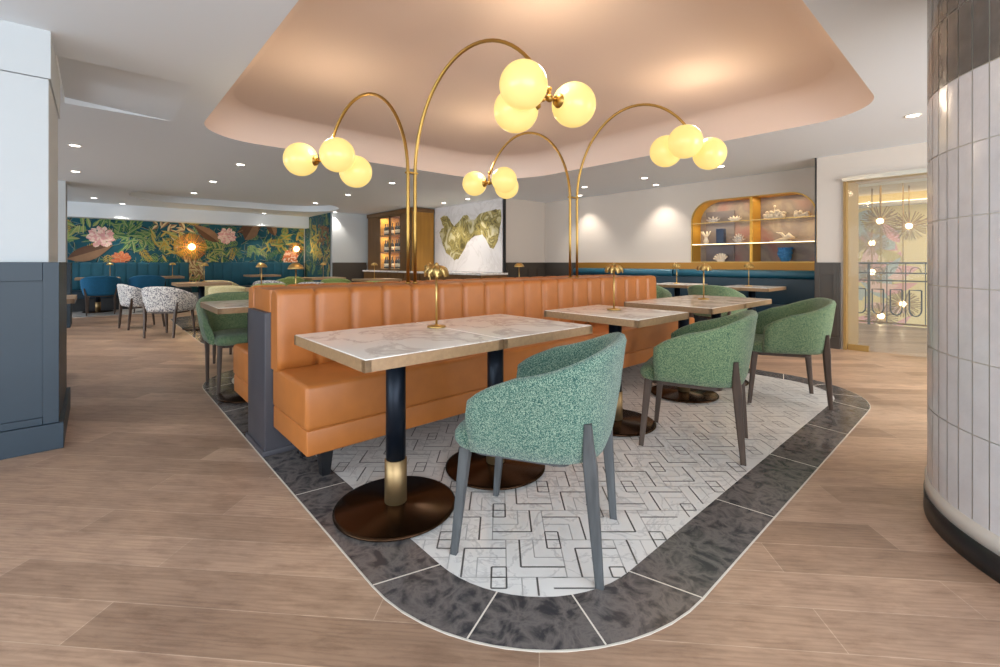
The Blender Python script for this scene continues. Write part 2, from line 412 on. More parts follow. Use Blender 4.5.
# rear bulkhead
struct(B(-8, 4.74, 13.75, 14.1, 2.10, CZ).build('ceiling_bulkhead', M['ceil']))

# ------------------------------------------------------------------ tiled round column
CCX, CCY, CR = 2.80, -.519, .737
mb = MB(); tw = 2*PI/70; a0 = math.radians(127.4)
zr = [.149]+[.197+.263*k for k in range(9)]+[CZ]
zj = [.149]+[.46-.0+.263*k for k in range(8)]
zj = [.149, .197+.263*1, .197+.263*2, .197+.263*3, .197+.263*4, .197+.263*5, .197+.263*6, .197+.263*7, .197+.263*8, CZ]
mb.cur = 2; mb.lathe([(CR-.004, .149), (CR-.004, CZ)], 140, (CCX, CCY))
for k in range(len(zj)-1):
    for i in range(70):
        s = a0+i*tw; g = .0022/CR; z0 = zj[k]+.002; z1 = zj[k+1]-.002
        mb.cur = 1 if z0 > 1.75 else 0
        vs = []; n = 3
        for q in range(n+1):
            a = s+g+(tw-2*g)*q/n
            for z in (z0, z1): vs.append((CCX+CR*math.cos(a), CCY+CR*math.sin(a), z))
        mb.add(vs, [(2*q, 2*q+2, 2*q+3, 2*q+1) for q in range(n)], True)
clad = mb.build('column_round', [M['tile'], M['tiledk'], M['grout']]); struct(clad)
mb = MB(); mb.lathe([(CR+.008, .09), (CR+.008, .15), (CR-.01, .152)], 96, (CCX, CCY)); o = mb.build('column_band', M['plinth'], clad)
mb = MB(); mb.lathe([(CR+.012, 0), (CR+.012, .09)], 96, (CCX, CCY)); o = mb.build('column_plinth', M['kick'], clad)

# ------------------------------------------------------------------ stone bordered mosaic
RX0, RX1, RY0, RY1 = .69, 4.95, .64, 5.28
def inlay(RX0, RX1, RY0, RY1, r, bw, suffix):
    outl = rrect(RX0-.005, RX1+.005, RY0-.005, RY1+.005, r+.005, 14)
    struct(MB().prism(outl, -.02, .0012).build('floor_brass_edging'+suffix, M['grout']))
    # slabs
    mb = MB(); mb.cur = 0
    ri = .47 if r > .7 else r-bw+.04
    def ring(off, rad): return rrect(RX0+off, RX1-off, RY0+off, RY1-off, rad, 15)
    O = ring(0, r); I = ring(bw, ri); n = len(O)
    # build joints: subdivide straights by linear interpolation
    def dens(P):
        out = []
        for i in range(n):
            a, b = P[i], P[(i+1) % n]
            st = (i+1) % 16 == 0
            ns = 1
            if st: ns = 4
            for k in range(ns): out.append((a[0]+(b[0]-a[0])*k/ns, a[1]+(b[1]-a[1])*k/ns, (st, k) if st else (False, i % 16)))
        return out
    Od, Id = dens(O), dens(I); m = len(Od)
    for i in range(m):
        j = (i+1) % m; st, k = Od[i][2]
        mb.add([(Od[i][0], Od[i][1], .003), (Od[j][0], Od[j][1], .003), (Id[j][0], Id[j][1], .003), (Id[i][0], Id[i][1], .003)], [(0, 1, 2, 3)])
        if (st) or (k in (0, 5, 10)):
            mb.cur = 1; p, q = Vector(Od[i][:2]), Vector(Id[i][:2]); d = (q-p).normalized(); nn = Vector((-d.y, d.x))*.0028
            mb.add([(p.x+nn.x, p.y+nn.y, .0036), (q.x+nn.x, q.y+nn.y, .0036), (q.x-nn.x, q.y-nn.y, .0036), (p.x-nn.x, p.y-nn.y, .0036)], [(0, 1, 2, 3)]); mb.cur = 0
    struct(mb.build('floor_stone_border'+suffix, [M['stone'], M['grout']]))
    return I
I = inlay(RX0, RX1, RY0, RY1, .76, .225, '')
# mosaic: white marble tiles with nested dark and grey L lines
mb = MB(); mb.cur = 0; mb.prism(rrect(RX0+.22, RX1-.22, RY0+.22, RY1-.22, .475, 14), -.02, .0026); 
tw_ = .052; th = math.radians(-42); bx0, bx1, by0, by1 = RX0+.225, RX1-.225, RY0+.225, RY1-.225; br_ = .47
def inside(x, y):
    if not (bx0 < x < bx1 and by0 < y < by1): return False
    cx = min(max(x, bx0+br_), bx1-br_); cy = min(max(y, by0+br_), by1-br_)
    return math.hypot(x-cx, y-cy) < br_
def seg(x0, y0, x1, y1, wd, mi):
    c, s = math.cos(th), math.sin(th)
    def T(x, y): return Vector((2.5+c*x-s*y, 1.5+s*x+c*y))
    p, q = T(x0, y0), T(x1, y1); d = (q-p).normalized(); n = Vector((-d.y, d.x))*wd/2
    if not inside((p.x+q.x)/2, (p.y+q.y)/2): return
    t0, t1 = 0., 1.
    if not inside(*p):
        for k in range(1, 11):
            if inside(*(p+(q-p)*k/20)): t0 = k/20; break
    if not inside(*q):
        for k in range(19, 9, -1):
            if inside(*(p+(q-p)*k/20)): t1 = k/20; break
    p, q = p+(q-p)*t0, p+(q-p)*t1
    mb.cur = mi; z = .0030 if mi == 2 else .0033
    mb.add([(p.x+n.x, p.y+n.y, z), (q.x+n.x, q.y+n.y, z), (q.x-n.x, q.y-n.y, z), (p.x-n.x, p.y-n.y, z)], [(0, 1, 2, 3)])
for rj in range(-22, 23):
    for ci in range(-22, 23):
        bxo = (ci*4-(rj % 2)*1.0)*tw_; byo = rj*4*tw_
        ty = (rj % 2) if ci % 2 == 0 else (3 if rj % 2 == 0 else 2)
        def Q(x, y):
            if ty == 1: x = 4-x
            if ty == 2: x, y = 4-x, 4-y
            if ty == 3: y = 4-y
            return bxo+x*tw_, byo+y*tw_
        # square in the upper right corner, Ls to lower left
        for (a, b, c2, d2, wd, mi) in ((3, 3, 4, 3, .006, 1), (3, 3, 3, 4, .006, 1), (4, 3, 4, 4, .005, 1), (3, 4, 4, 4, .005, 1),
                                       (2, 2, 4, 2, .004, 2), (2, 2, 2, 4, .004, 2),
                                       (1, 1, 4, 1, .0065, 1), (1, 1, 1, 4, .0065, 1),
                                       (0, 0, 4, 0, .004, 2), (0, 0, 0, 4, .004, 2)):
            p, q = Q(a, b), Q(c2, d2); seg(p[0], p[1], q[0], q[1], wd, mi)
struct(mb.build('floor_mosaic', [M['mos'], M['mosline'], M['mosgrey']]))
# next inlay further back, seen between the tables
inlay(1.06, 4.6, 6.6, 11.0, .6, .22, '_rear')
struct(MB().prism(rrect(1.28, 4.38, 6.82, 10.78, .4, 10), -.02, .0026).build('floor_mosaic_rear', M['stone']))
struct(B(-6, 4.6, 12.1, 14.1, -.01, .004).build('floor_stone_rear', M['mos']))

# ------------------------------------------------------------------ banquettes
def channel_back(L, nch, z0, z1, thick, m, name, parent, loc=(0, 0, 0), flip=False, depth_top=None):
    mb = MB(); per = 12; N = nch*per; rr = []
    wch = L/nch; dt = depth_top or thick
    for i in range(N+1):
        x = L*i/N; s = (i % per)/per; b = max(0, 1-abs(2*s-1)**7)**.5 if i % per else 0
        if i in (0, N): b = .25
        y0 = -thick*.80-thick*.20*b; zt = z1-.014*(1-b); rad = .035
        prof = [(0 if not depth_top else dt-thick, z0)]
        pts = [(y0*.93, z0), (y0-.006, z0+.06), (y0, (z0+z1)/2), (y0+.004, zt-rad)]
        for k in range(1, 5):
            a = PI/2*k/4; pts.append((y0+.004+rad-rad*math.cos(a), zt-rad+rad*math.sin(a)))
        back = dt-thick
        pts += [((y0+back)/2, zt+.004), (back-.02, zt), (back, zt-.03), (back, z0)]
        sg = -1 if flip else 1
        rr.append([(x, sg*yy, zz) for yy, zz in pts])
    mb.rings(rr, True, True)
    return mb.build(name, m, parent, loc)
def booth(label, y0, flip, front, loc_x0=.73, L=4.0):
    # y0 = back plane of the cushion, seat runs to 'front'
    t = thing('banquette', label, 'banquette', (loc_x0, y0, 0), 0, 'tan leather banquettes back to back')
    sg = -1 if not flip else 1
    D = abs(front-y0)
    mb = MB(); mb.box(0, L, sg*.02, sg*D, .285, .50); mb.build('seat', M['leather'], t, bevel=.022)
    mb = MB(); mb.box(.006, L-.006, sg*.02, sg*(D-.008), .165, .288); mb.build('seat_base', M['leather'], t, bevel=.01)
    channel_back(L, 19, .49, .932, .13, M['leather'], 'backrest', t, (0, 0, 0), flip)
    for (lx, ly) in ((.14, D-.14), (L/2, D-.14), (L-.14, D-.14), (.14, .12), (L/2, .12), (L-.14, .12)):
        l = MB(); l.rings([[(lx-a, sg*(ly-a), z), (lx+a, sg*(ly-a), z), (lx+a, sg*(ly+a), z), (lx-a, sg*(ly+a), z)] for a, z in ((.02, .003), (.036, .17))], True, False)
        l.build('leg', M['black'], t)
    return t
booth('long tan leather channel-back banquette facing the front row of marble tables', 2.72, False, 2.16)
booth('long tan leather channel-back banquette on the far side of the charcoal divider', 3.10, True, 3.66)
t = thing('divider', 'charcoal divider panel between the two tan banquettes', 'divider', (.70, 2.91, 0))
B(0, 4.06, -.185, .185, .02, .80).build('core_panel', M['panel'], t, bevel=.004)
B(-.012, 4.07, -.195, .195, .003, .035).build('plinth', M['panel'], t, bevel=.004)
MB().prism(rrect(.03, 4.03, -.175, .185, .03, 5), .80, .925).build('leather_top', M['leather'], t, bevel=.02)

# teal banquettes by the rear mural
def teal_bench(x0, x1, y, label):
    t = thing('teal_banquette', label, 'banquette', (x0, y, 0), 0, 'teal banquettes under the mural')
    L = x1-x0; channel_back(L, max(6, int(L/.2)), .45, H, .14, M['teal'], 'backrest', t)
    B(0, L, -.6, -.13, .28, .46).build('seat', M['tealdark'], t, bevel=.02)
    B(0.02, L-.02, -.55, 0, .003, .28).build('base', M['black'], t)
teal_bench(-1.9, 1.80, 14.05, 'teal velvet channel-back banquette under the mural, left of the amber sconce')
teal_bench(2.12, 4.66, 14.05, 'teal velvet channel-back banquette under the mural, right of the amber sconce')
# teal bench on the right wall
t = thing('roll_back_banquette', 'dark teal leather banquette under the gold band by the display niche', 'banquette', (7.56, 1.62, 0))
L = 4.35
for a, b in ((0, 2.16), (2.18, L)):
    mb = MB(); rr = []
    for x in (a, a+.012, b-.012, b):
        e = .01 if x in (a, b) else 0
        rr.append([(-.03-.055+(.055-e)*math.cos(q)*1.0, x, .905+(.062-e)*math.sin(q)) for q in [2*PI*k/20 for k in range(20)]])
    mb.rings(rr, True, True); mb.build('headroll', M['tealroll'], t)
B(-.12, -.01, 0, L, .45, .845).build('backrest', M['tealdark'], t, bevel=.015)
B(-.58, -.12, 0, L, .28, .47).build('seat', M['tealdark'], t, bevel=.02)
B(-.52, -.02, .02, L-.02, .003, .28).build('base', M['black'], t)
struct(B(7.53, 7.56, 1.60, 5.97, .93, H).build('trim_9', M['gold']))

# ------------------------------------------------------------------ tables
def table(w, d, label, loc, rz=0, group=None, top='marble', brassy=True, pdx=0):
    t = thing('cafe_table', label, 'table', loc, rz, group)
    B(-w/2, w/2, -d/2, d/2, .728, .75).build('tabletop', M[top], t, bevel=.002)
    mb = MB(); e = .004
    for a in ((-w/2-e, w/2+e, -d/2-e, -d/2+.02), (-w/2-e, w/2+e, d/2-.02, d/2+e), (-w/2-e, -w/2+.02, -d/2-e, d/2+e), (w/2-.02, w/2+e, -d/2-e, d/2+e)):
        mb.box(a[0], a[1], a[2], a[3], .706, .7475)
    mb.build('edge_band', M['edge'], t)
    B(-w/2+.02, w/2-.02, -d/2+.02, d/2-.02, .708, .728).build('underside', M['black'], t)
    MB().lathe([(.043, .20), (.043, .708)], 24, (pdx, 0)).build('pole', M['pole'], t)
    MB().lathe([(.048, .02), (.048, .215), (.043, .217)], 24, (pdx, 0)).build('pole_sleeve', M['sleeve'], t)
    MB().lathe([(.255, .003), (.262, .008), (.262, .014), (.25, .019), (.06, .026), (.05, .03)], 48, (pdx, 0)).build('base_disc', M['bronze'], t)
    return t
FY = 1.78; BYY = 4.09
front = table(.619, .71, 'nearest marble-topped table, its left corner in front of the banquette end', (.985, FY, .003), 0, 'marble tables along the front banquette')
G1 = 'marble tables along the front banquette'
for x, wd, lb in ((1.615, -.045, 'marble-topped table pushed against the right side of the nearest table'),
                  (2.60, 0, 'single marble-topped table in the middle of the front row, apart from its neighbours'),
                  (3.58, 0, 'left one of the two joined marble tables at the far end of the front row'),
                  (4.21, 0, 'right one of the two joined marble tables at the far end of the front row')):
    ct = copy_tree(front, lb, (x, FY-(.05 if x > 2 else 0), .003), 0)
    for ch in ct.children:
        if ch.name.split('.')[0] in ('pole', 'pole_sleeve', 'base_disc'): ch.location.x += wd
G2 = 'marble tables along the rear banquette'
copy_tree(front, 'marble table behind the left end of the banquettes, pulled over the green chair', (.965, BYY, .003), 0, G2)
for x, lb in ((1.60, 'marble table joined to the one over the green chair, hidden behind the banquette'),
              (2.65, 'middle marble table behind the banquettes, mostly hidden'),
              (4.0, 'marble table behind the far end of the banquettes, mostly hidden')):
    copy_tree(front, lb, (x, BYY, .003), 0, G2)
G3 = 'marble tables along the dark teal banquette'
copy_tree(front, 'marble table at the dark teal banquette, the one farther from the glass door', (6.72, 3.35, 0), PI/2, G3)
copy_tree(front, 'marble table at the dark teal banquette, the one nearer the glass door', (6.72, 2.28, 0), PI/2, G3)
woodt = table(.72, .72, 'square wood-topped table beside the speckled tub chairs', (1.3, 8.75, .003), 0, 'wood-topped tables in the rear dining area', top='edge')
G4 = 'wood-topped tables in the rear dining area'
copy_tree(woodt, 'wood-topped table behind the teal wool chair on the left', (.05, 13.15, .004), 0, G4)
copy_tree(woodt, 'wood-topped table in front of the teal banquette, right of the two teal chairs', (1.2, 13.15, .004), 0, G4)
copy_tree(woodt, 'wood-topped table in front of the right-hand teal banquette', (3.3, 13.1, .004), 0, G4)
copy_tree(woodt, 'wood-topped table peeking out behind the navy-panelled pier', (-.5, 6.0, 0), 0, G4)
copy_tree(woodt, 'wood-topped table among the olive and cream chairs near the wine cabinet', (3.75, 10.0, .003), 0, G4)
copy_tree(woodt, 'wood-topped table right behind the green chair, partly hidden by the banquette', (1.85, 6.35, 0), 0, G4)
copy_tree(woodt, 'wood-topped table nearest the wine cabinet, hidden behind the banquettes', (4.2, 8.35, .003), 0, G4)

# ------------------------------------------------------------------ tub chairs
def chair(label, loc, ang, fab, legm, group, sc=1.0):
    """ang: direction the chair faces, degrees in plan"""
    t = thing('tub_chair', label, 'chair', loc, math.radians(ang-90), group)
    mb = MB(); N = 36; rr = []
    def plan(s, k):   # s in 0..1 round the back from right arm to left arm
        L1 = .20; R = .25
        tot = 2*L1+PI*R*1.12; q = s*tot
        if q < L1: x, y, nx, ny = R, .16-q, 1, 0
        elif q > tot-L1: x, y, nx, ny = -R, .16-(tot-q), -1, 0
        else:
            a = (q-L1)/(tot-2*L1)*PI; ca_, sa_ = math.cos(a), math.sin(a); x = R*math.copysign(abs(ca_)**.62, ca_); y = -.045-R*.88*abs(sa_)**.62; nx, ny = math.cos(a), -math.sin(a)
        return x, y, nx, ny
    for i in range(N+1):
        s = i/N; x, y, nx, ny = plan(s, 0)
        b = math.sin(PI*s); up = .62+.18*(b**1.1)       # top height, low at the arms
        e = min(1, min(s, 1-s)*16)**.5                     # rounded arm ends
        up = .45+(up-.45)*(.86+.14*e)
        th_ = .024*(.55+.45*e)
        fl = .035+.022*b                                    # outward flare at the top
        z0 = .395
        def P(o, z, f): return (x+nx*(o+f*fl), y+ny*(o+f*fl), z)
        prof = [P(-.012, z0, 0), P(.02, z0+.012, .0), P(.032, z0+.06, .12), P(.034, z0+(up-z0)*.5, .5), P(.03, up-.045, .92)]
        for k in range(5):
            a = PI*k/4; prof.append(P(.006+th_*math.cos(a), up-.024+.024*math.sin(a), 1))
        prof += [P(-.022, up-.06, .9), P(-.022, z0+(up-z0)*.45, .45), P(-.02, z0+.05, .05)]
        rr.append(prof)
    mb.rings(rr, True, True); mb.build('back_shell', fab, t)
    # seat cushion
    out = []
    for (x, y) in rrect(-.235, .235, -.22, .262, [.07, .07, .16, .16], 8): out.append((x, y))
    mb = MB(); rr = []
    for off, z in ((.05, .385), (.012, .392), (0, .415), (0, .44), (.012, .462), (.05, .474), (.12, .478)):
        rr.append([(x*(1-off/.25), y*(1-off/.25), z) for x, y in out])
    mb.rings(rr, True, True); mb.build('seat', fab, t)
    MB().prism(rrect(-.19, .19, -.18, .2, .05, 5), .365, .388).build('seat_frame', legm, t)
    for sx in (-1, 1):
        l = MB()
        def leg(pts):
            rr = []
            for (x, y, z, a, b_) in pts: rr.append([(x-a, y-b_, z), (x+a, y-b_, z), (x+a, y+b_, z), (x-a, y+b_, z)])
            return rr
        l.rings(leg([(sx*.222, .245, 0, .0115, .013), (sx*.205, .205, .395, .017, .021)]), True, False); l.build('leg', legm, t, bevel=.005)
        l = MB(); l.rings(leg([(sx*.215, -.285, 0, .0115, .014), (sx*.220, -.262, .30, .016, .021), (sx*.226, -.256, .40, .018, .023), (sx*.240, -.252, .47, .015, .018), (sx*.252, -.252, .55, .012, .012)]), True, False)
        l.build('leg', legm, t, bevel=.006)
    if sc != 1: t.scale = (sc, sc, sc if sc < 1.1 else 1.02)
    return t
GC = 'green tweed tub chairs at the front tables'
c1 = chair('green tweed tub chair with grey legs, the nearest to the camera', (1.30, 1.24, .0035), 118, M['green'], M['greywood'], GC)
c2 = chair('green tweed tub chair with brown legs at the single middle table', (2.68, 1.25, .0035), 108, M['green2'], M['darkwood'], GC)
copy_tree(c2, 'green tweed tub chair at the far end of the front row, nearest the glass door', (4.05, 1.18, .0035), math.radians(119-90))
GB = 'green tweed tub chairs behind the banquettes'
copy_tree(c2, 'green tweed tub chair left of the banquettes, tucked under the rear marble table', (.97, 4.50, .0035), math.radians(-90-90), GB)
GT = 'green tub chairs facing the dark teal banquette'
copy_tree(c2, 'green tub chair facing the dark teal banquette, just past the tan banquette', (6.1, 3.5, 0), math.radians(4-90), GT)
copy_tree(c2, 'green tub chair facing the dark teal banquette, behind the far front brass lamp', (6.02, 2.45, 0), math.radians(0-90), GT)
GR = 'speckled tub chairs in the rear dining area'
s1 = chair('speckled white tub chair seen from behind, nearer of the speckled pair on the left', (.84, 8.22, .0035), 52, M['speck'], M['darkwood'], GR, .92)
copy_tree(s1, 'speckled tub chair turned sideways, just left of and behind its nearer twin', (.60, 9.55, 0), math.radians(15-90))
copy_tree(s1, 'speckled tub chair peeking out above the green chair back, beside the banquette end', (1.25, 5.75, 0), math.radians(60-90))
copy_tree(s1, 'speckled tub chair back rising above the left part of the banquette', (2.6, 9.65, .0035), math.radians(60-90))
copy_tree(s1, 'speckled tub chair back above the banquette, right of the dome lamp', (2.98, 8.36, .0035), math.radians(60-90))
GK = 'cream tub chairs in the rear dining area'
k1 = chair('cream woven tub chair seen from behind, nearest of the cream pair', (1.52, 7.35, .0035), 55, M['cream'], M['darkwood'], GK, .95)
copy_tree(k1, 'cream woven tub chair farther back, left of its nearer cream twin', (1.75, 9.65, .0035), math.radians(60-90))
GO = 'olive green tub chairs in the rear dining area'
o1 = chair('olive green tub chair back above the banquette, left of the dome lamp', (2.1, 7.75, .0035), 70, M['olivefab'], M['darkwood'], GO, .95)
for lb, x, y, a in (('olive green tub chair farthest back, right of the dome lamp', 3.58, 10.9, 40),
                    ('olive green tub chair back over the banquette, between the two speckled ones', 3.05, 10.17, 90),
                    ('olive green tub chair back below the dark wainscot, left of a nearer olive one', 3.72, 9.16, 60),
                    ('olive green tub chair back over the banquette, below the corner of the dark wainscot', 3.05, 7.4, 60),
                    ('olive green tub chair back in front of the wine cabinet, near the left brass poles', 3.78, 7.5, 60)):
    copy_tree(o1, lb, (x, y, .0035), math.radians(a-90))
GBL = 'teal wool tub chairs facing the teal banquette'
b1 = chair('teal wool tub chair seen from behind, leftmost at the rear banquette', (.10, 12.62, .0045), 88, M['bluefab'], M['darkwood'], GBL, 1.0)
copy_tree(b1, 'teal wool tub chair partly hidden by the speckled chair, right of the leftmost one', (.86, 12.62, .0045), math.radians(86-90))
chair('blush tub chair partly hidden behind the navy-panelled pier', (-.56, 5.45, 0), 85, M['tanfab'], M['darkwood'], None)

# ------------------------------------------------------------------ table lamps
def lamp(label, loc, kind, group):
    t = thing('table_lamp', label, 'lamp', loc, 0, group)
    MB().lathe([(.045, 0), (.047, .003), (.045, .008), (.012, .011), (.006, .016)], 28).build('base', M['brass'], t)
    MB().lathe([(.0055, .012), (.0055, .285)], 12).build('stem', M['brass'], t)
    mb = MB()
    if kind == 'petal':
        for k in range(9):
            a = 2*PI*k/9; rr = []
            for j in range(7):
                u = j/6; r = .006+.056*math.sin(u*PI/2)**.9; z = .312-.012*u-.042*u*u*u; hw = .004+.019*math.sin(PI*min(1, u*.62+.12))
                if j == 6: hw *= .35
                ctr = Vector((r*math.cos(a), r*math.sin(a), z)); sd = Vector((-math.sin(a), math.cos(a), 0))
                rr.append([ctr-sd*hw-Vector((0, 0, .006)), ctr+Vector((0, 0, .002)), ctr+sd*hw-Vector((0, 0, .006)), ctr-Vector((0, 0, .002))])
            mb.rings(rr, True, True)
        mb.lathe([(.011, .30), (.011, .318), (.004, .326)], 12)
    else:
        mb.lathe([(.066, .268), (.064, .28), (.052, .302), (.03, .318), (.004, .324), (.001, .322), (.028, .314), (.05, .298), (.061, .279), (.063, .268)], 28)
    mb.build('shade', M['brass'], t)
    MB().sphere((0, 0, .283), .011, 12, 8).build('bulb', M['candle'], t)
    return t
zt = .754
GL = 'brass petal lamps on the marble tables'
l1 = lamp('brass petal table lamp on the nearest pair of marble tables', (1.28, 1.90, zt), 'petal', GL)
for lb, p in (('brass petal table lamp on the single middle marble table', (2.66, 1.78, zt)),
              ('brass petal table lamp on the joined pair at the far end of the front row', (4.02, 1.76, zt)),
              ('brass petal table lamp behind the banquette, overlapping the nearest front lamp', (2.68, 4.1, zt)),
              ('brass petal lamp at the dark teal banquette, on the table farther from the door', (6.76, 3.38, .751)),
              ('brass petal lamp at the dark teal banquette, on the table nearer the door', (6.74, 2.33, .751))):
    copy_tree(l1, lb, p)
GD = 'brass dome lamps in the rear'
l2 = lamp('brass dome lamp behind the left part of the banquette, the larger of the rear lamps', (1.30, 4.1, zt), 'dome', GD)
for lb, p in (('small brass dome lamp on the table past the speckled pair, below the amber sconce', (1.35, 8.85, zt)),
              ('small brass dome lamp above the banquette top, next left of the larger dome lamp', (1.58, 6.3, .751)),
              ('tiny brass dome lamp at the right-hand teal banquette, middle of the bench', (3.25, 13.1, .755)),
              ('small pale dome lamp at the teal banquette behind the leftmost teal chair', (.25, 13.15, .755)),
              ('small pale dome lamp at the teal banquette above the speckled pair', (1.36, 13.05, .755)),
              ('tiny brass dome lamp near the end of the mural wall', (3.75, 10.0, zt)),
              ('small brass dome lamp in front of the marble mural, right of the left brass poles', (4.02, 4.1, zt))):
    copy_tree(l2, lb, p)
copy_tree(l2, 'small brass dome lamp on a wood table in front of the wine cabinet', (4.12, 8.3, zt))

# ------------------------------------------------------------------ arched globe floor lamps
def arch(label, px, L, ang, peak, zh, globes):
    b = on_v(px, 262.5, 2.91); bx, by = b[0], 2.91
    t = thing('arched_globe_lamp', label, 'lamp', (bx, by, .925), 0, 'arched brass lamps with opal globes')
    dx, dy = math.cos(math.radians(ang)), math.sin(math.radians(ang))
    a = L/1.88; z0 = 1.72-.925; pts = [(0, 0, -.02), (0, 0, z0*.5), (0, 0, z0)]
    hz = peak-1.72
    for k in range(1, 31):
        q = math.radians(151.6)*k/30; pts.append((dx*a*(1-math.cos(q)), dy*a*(1-math.cos(q)), z0+hz*math.sin(q)))
    e = pts[-1]
    MB().tube(pts, .0125, 12).build('arched_pole', M['brassdk'], t)
    hub = Vector((e[0]+dx*.012, e[1]+dy*.012, zh-.925))
    h = MB(); h.tube([(hub.x, hub.y, e[2]+.012), hub-Vector((0, 0, .02))], .011, 10); h.sphere(hub, .024, 14, 8)
    h.tube([(e[0], e[1], e[2]+.02), (e[0]+dx*.02, e[1]+dy*.02, e[2]+.012)], .016, 10)
    ho = h.build('hub', M['brassdk'], t)
    for g in globes:
        gx, gy = c2w(g[0], g[1]); gc = hub+Vector((gx, gy, g[2])); d = (gc-hub).normalized()
        a0 = gc-d*.145
        am = MB(); am.tube([hub, a0], .009, 8)
        am.tube([a0-d*.012, a0-d*.010, a0+d*.016, a0+d*.018], [.012, .034, .046, .046], 18); am.build('globe_arm', M['brassdk'], t)
        MB().sphere(gc, .14, 36, 24).build('globe', M['globe'], t)
    MB().lathe([(.02, -.005), (.02, .012)], 16).build('floor_collar', M['brassdk'], t)
    lp = light('POINT', 'globe_light', (bx+hub.x, by+hub.y, zh+.2), 6.5, (1, .80, .58), shadow_soft_size=.06)
    return t
arch('arched brass lamp of the left pole pair, curving away to the left', 408, .90, 105, 2.41, 1.93, ((-.26, .04, .03), (.11, -.12, .03), (.17, .16, -.05)))
arch('arched brass lamp of the left pole pair, curving toward the camera, its globes the largest', 415, 1.10, -75, 2.56, 2.08, ((-.165, -.14, .025), (-.20, .08, -.045), (.17, .13, .005)))
arch('arched brass lamp of the right pole pair, curving left with the smallest globes', 570, .98, 105, 2.47, 1.98, ((-.17, .10, .01), (.17, -.14, .01), (.20, .14, -.02)))
arch('arched brass lamp of the right pole pair, curving right over the far front table', 577, 1.146, -75, 2.58, 2.10, ((-.27, .05, -.02), (-.20, -.2, .0), (.085, -.03, -.06)))
for i, (pa, pb, lb) in enumerate(((408, 415, 'small brass clip tying the left pair of lamp poles'), (570, 577, 'small brass clip tying the right pair of lamp poles'))):
    a, b = on_v(pa, 0, 2.91), on_v(pb, 0, 2.91)
    mb = MB(); mb.box(a[0]-.016, b[0]+.016, 2.893, 2.927, 1.735, 1.747); tag(mb.build('pole_clip', M['brassdk']), lb, 'clip', 'clips joining the lamp poles')

# ------------------------------------------------------------------ downlights
spots = [(75, 145.5, 0), (75.5, 171.5, 0), (94, 198, 0), (122.5, 208.5, 0), (240.5, 164.5, 0), (213, 181.5, 0), (194, 193, 0), (392, 183, 0),
         (348, 194.8, 0), (315.5, 203, 0), (335, 212, 0), (264, 213.5, 0), (443.8, 203, 0), (467.8, 199, 0), (584.6, 187, 1), (644.6, 178, 0), (579.6, 196, 1),
         (656, 185.4, 1), (720.5, 166.4, 1), (913, 115.5, 0)]
extra = [(-1.5, 1.0), (.5, -1.2), (3.6, -2.2), (5.8, .2), (6.2, 3.6), (-2.0, -1.5)]
dl_mb = MB(); 
def dlight(x, y, label, proto=[None], glow=46):
    if proto[0] is None:
        t = thing('recessed_downlight', label, 'ceiling light', (x, y, CZ), 0, 'recessed downlights')
        MB().lathe([(.062, 0), (.06, -.006), (.048, -.004), (.048, 0)], 24).build('trim_ring', M['coralw'], t)
        MB().lathe([(.047, -.003), (.001, -.004)], 24).build('lens', M['spotface'], t)
        proto[0] = t
    else: copy_tree(proto[0], label, (x, y, CZ))
    light('SPOT', 'downlight_beam', (x, y, CZ-.02), glow, (1, .91, .80), spot_size=math.radians(95), spot_blend=.7, shadow_soft_size=.04)
names = ['lit recessed downlight nearest the left pier, upper of two', 'lit recessed downlight by the left pier, lower of two', 'small lit downlight low at the far left, above the mural',
 'small lit downlight in front of the mural, left of the oval recess', 'lit recessed downlight just below the left tip of the peach cove', 'lit downlight second nearest the left tip of the cove, a step down-left',
 'small lit downlight just above the oval ceiling recess', 'lit downlight just left of the left brass poles', 'lit downlight above and left of the wine cabinet', 'small lit downlight left of the wine cabinet, above the mural end',
 'small lit downlight at the right end of the mural', 'small lit downlight over the right half of the mural', 'lit downlight above the left part of the marble mural', 'lit downlight above the middle of the marble mural',
 'lit downlight just right of the right brass poles', 'lit downlight left of and below the right globes', 'tiny lit downlight by the right poles, lower of two', 'lit downlight close to the cream wall, left of the niche',
 'lit downlight near the top left of the display niche', 'large lit downlight beside the tiled column, above the glass door']
for (px, py, wl), nm in zip(spots, names):
    x, y = W(px, py, CZ) 
    if y > 13.5: k = 13.5/y; x *= k; y *= k
    if wl and x > 7.3: k = 7.25/x; x *= k; y *= k
    dlight(x, y, nm)
for x, y in extra: light('SPOT', 'downlight_beam', (x, y, CZ-.02), 10, (1, .86, .70), spot_size=math.radians(110), spot_blend=.7, shadow_soft_size=.05)

# ------------------------------------------------------------------ rear mural (flat botanical wallpaper)
def leafshape(L, Wd, n=7, curve=0):
    up = []; dn = []
    for i in range(n+1):
        u = i/n; hw = Wd*math.sin(PI*u**.8)*.5; c = curve*u*u
        up.append((L*u, c+hw)); dn.append((L*u, c-hw))
    return up, dn
mm = [M_ for M_ in ()]
pal = dict(bg=(18, 78, 94), g1=(62, 110, 70), g2=(112, 146, 88), g3=(40, 90, 82), g4=(150, 160, 96), br=(96, 68, 52), br2=(140, 108, 82),
           pk=(222, 160, 160), pk2=(238, 206, 196), or_=(206, 110, 70), yl=(176, 150, 62), cr=(206, 190, 150), bl=(30, 96, 118), dk=(10, 42, 52))
keys = list(pal); pm = [mat('mural_'+k, pal[k], .85, noise=.12 if k != 'bg' else .2, scale=6) for k in keys]
ix = {k: i for i, k in enumerate(keys)}
mbm = MB(); zlay = [0.0]
def put(P, poly_pairs, ci, cen=None):
    pass
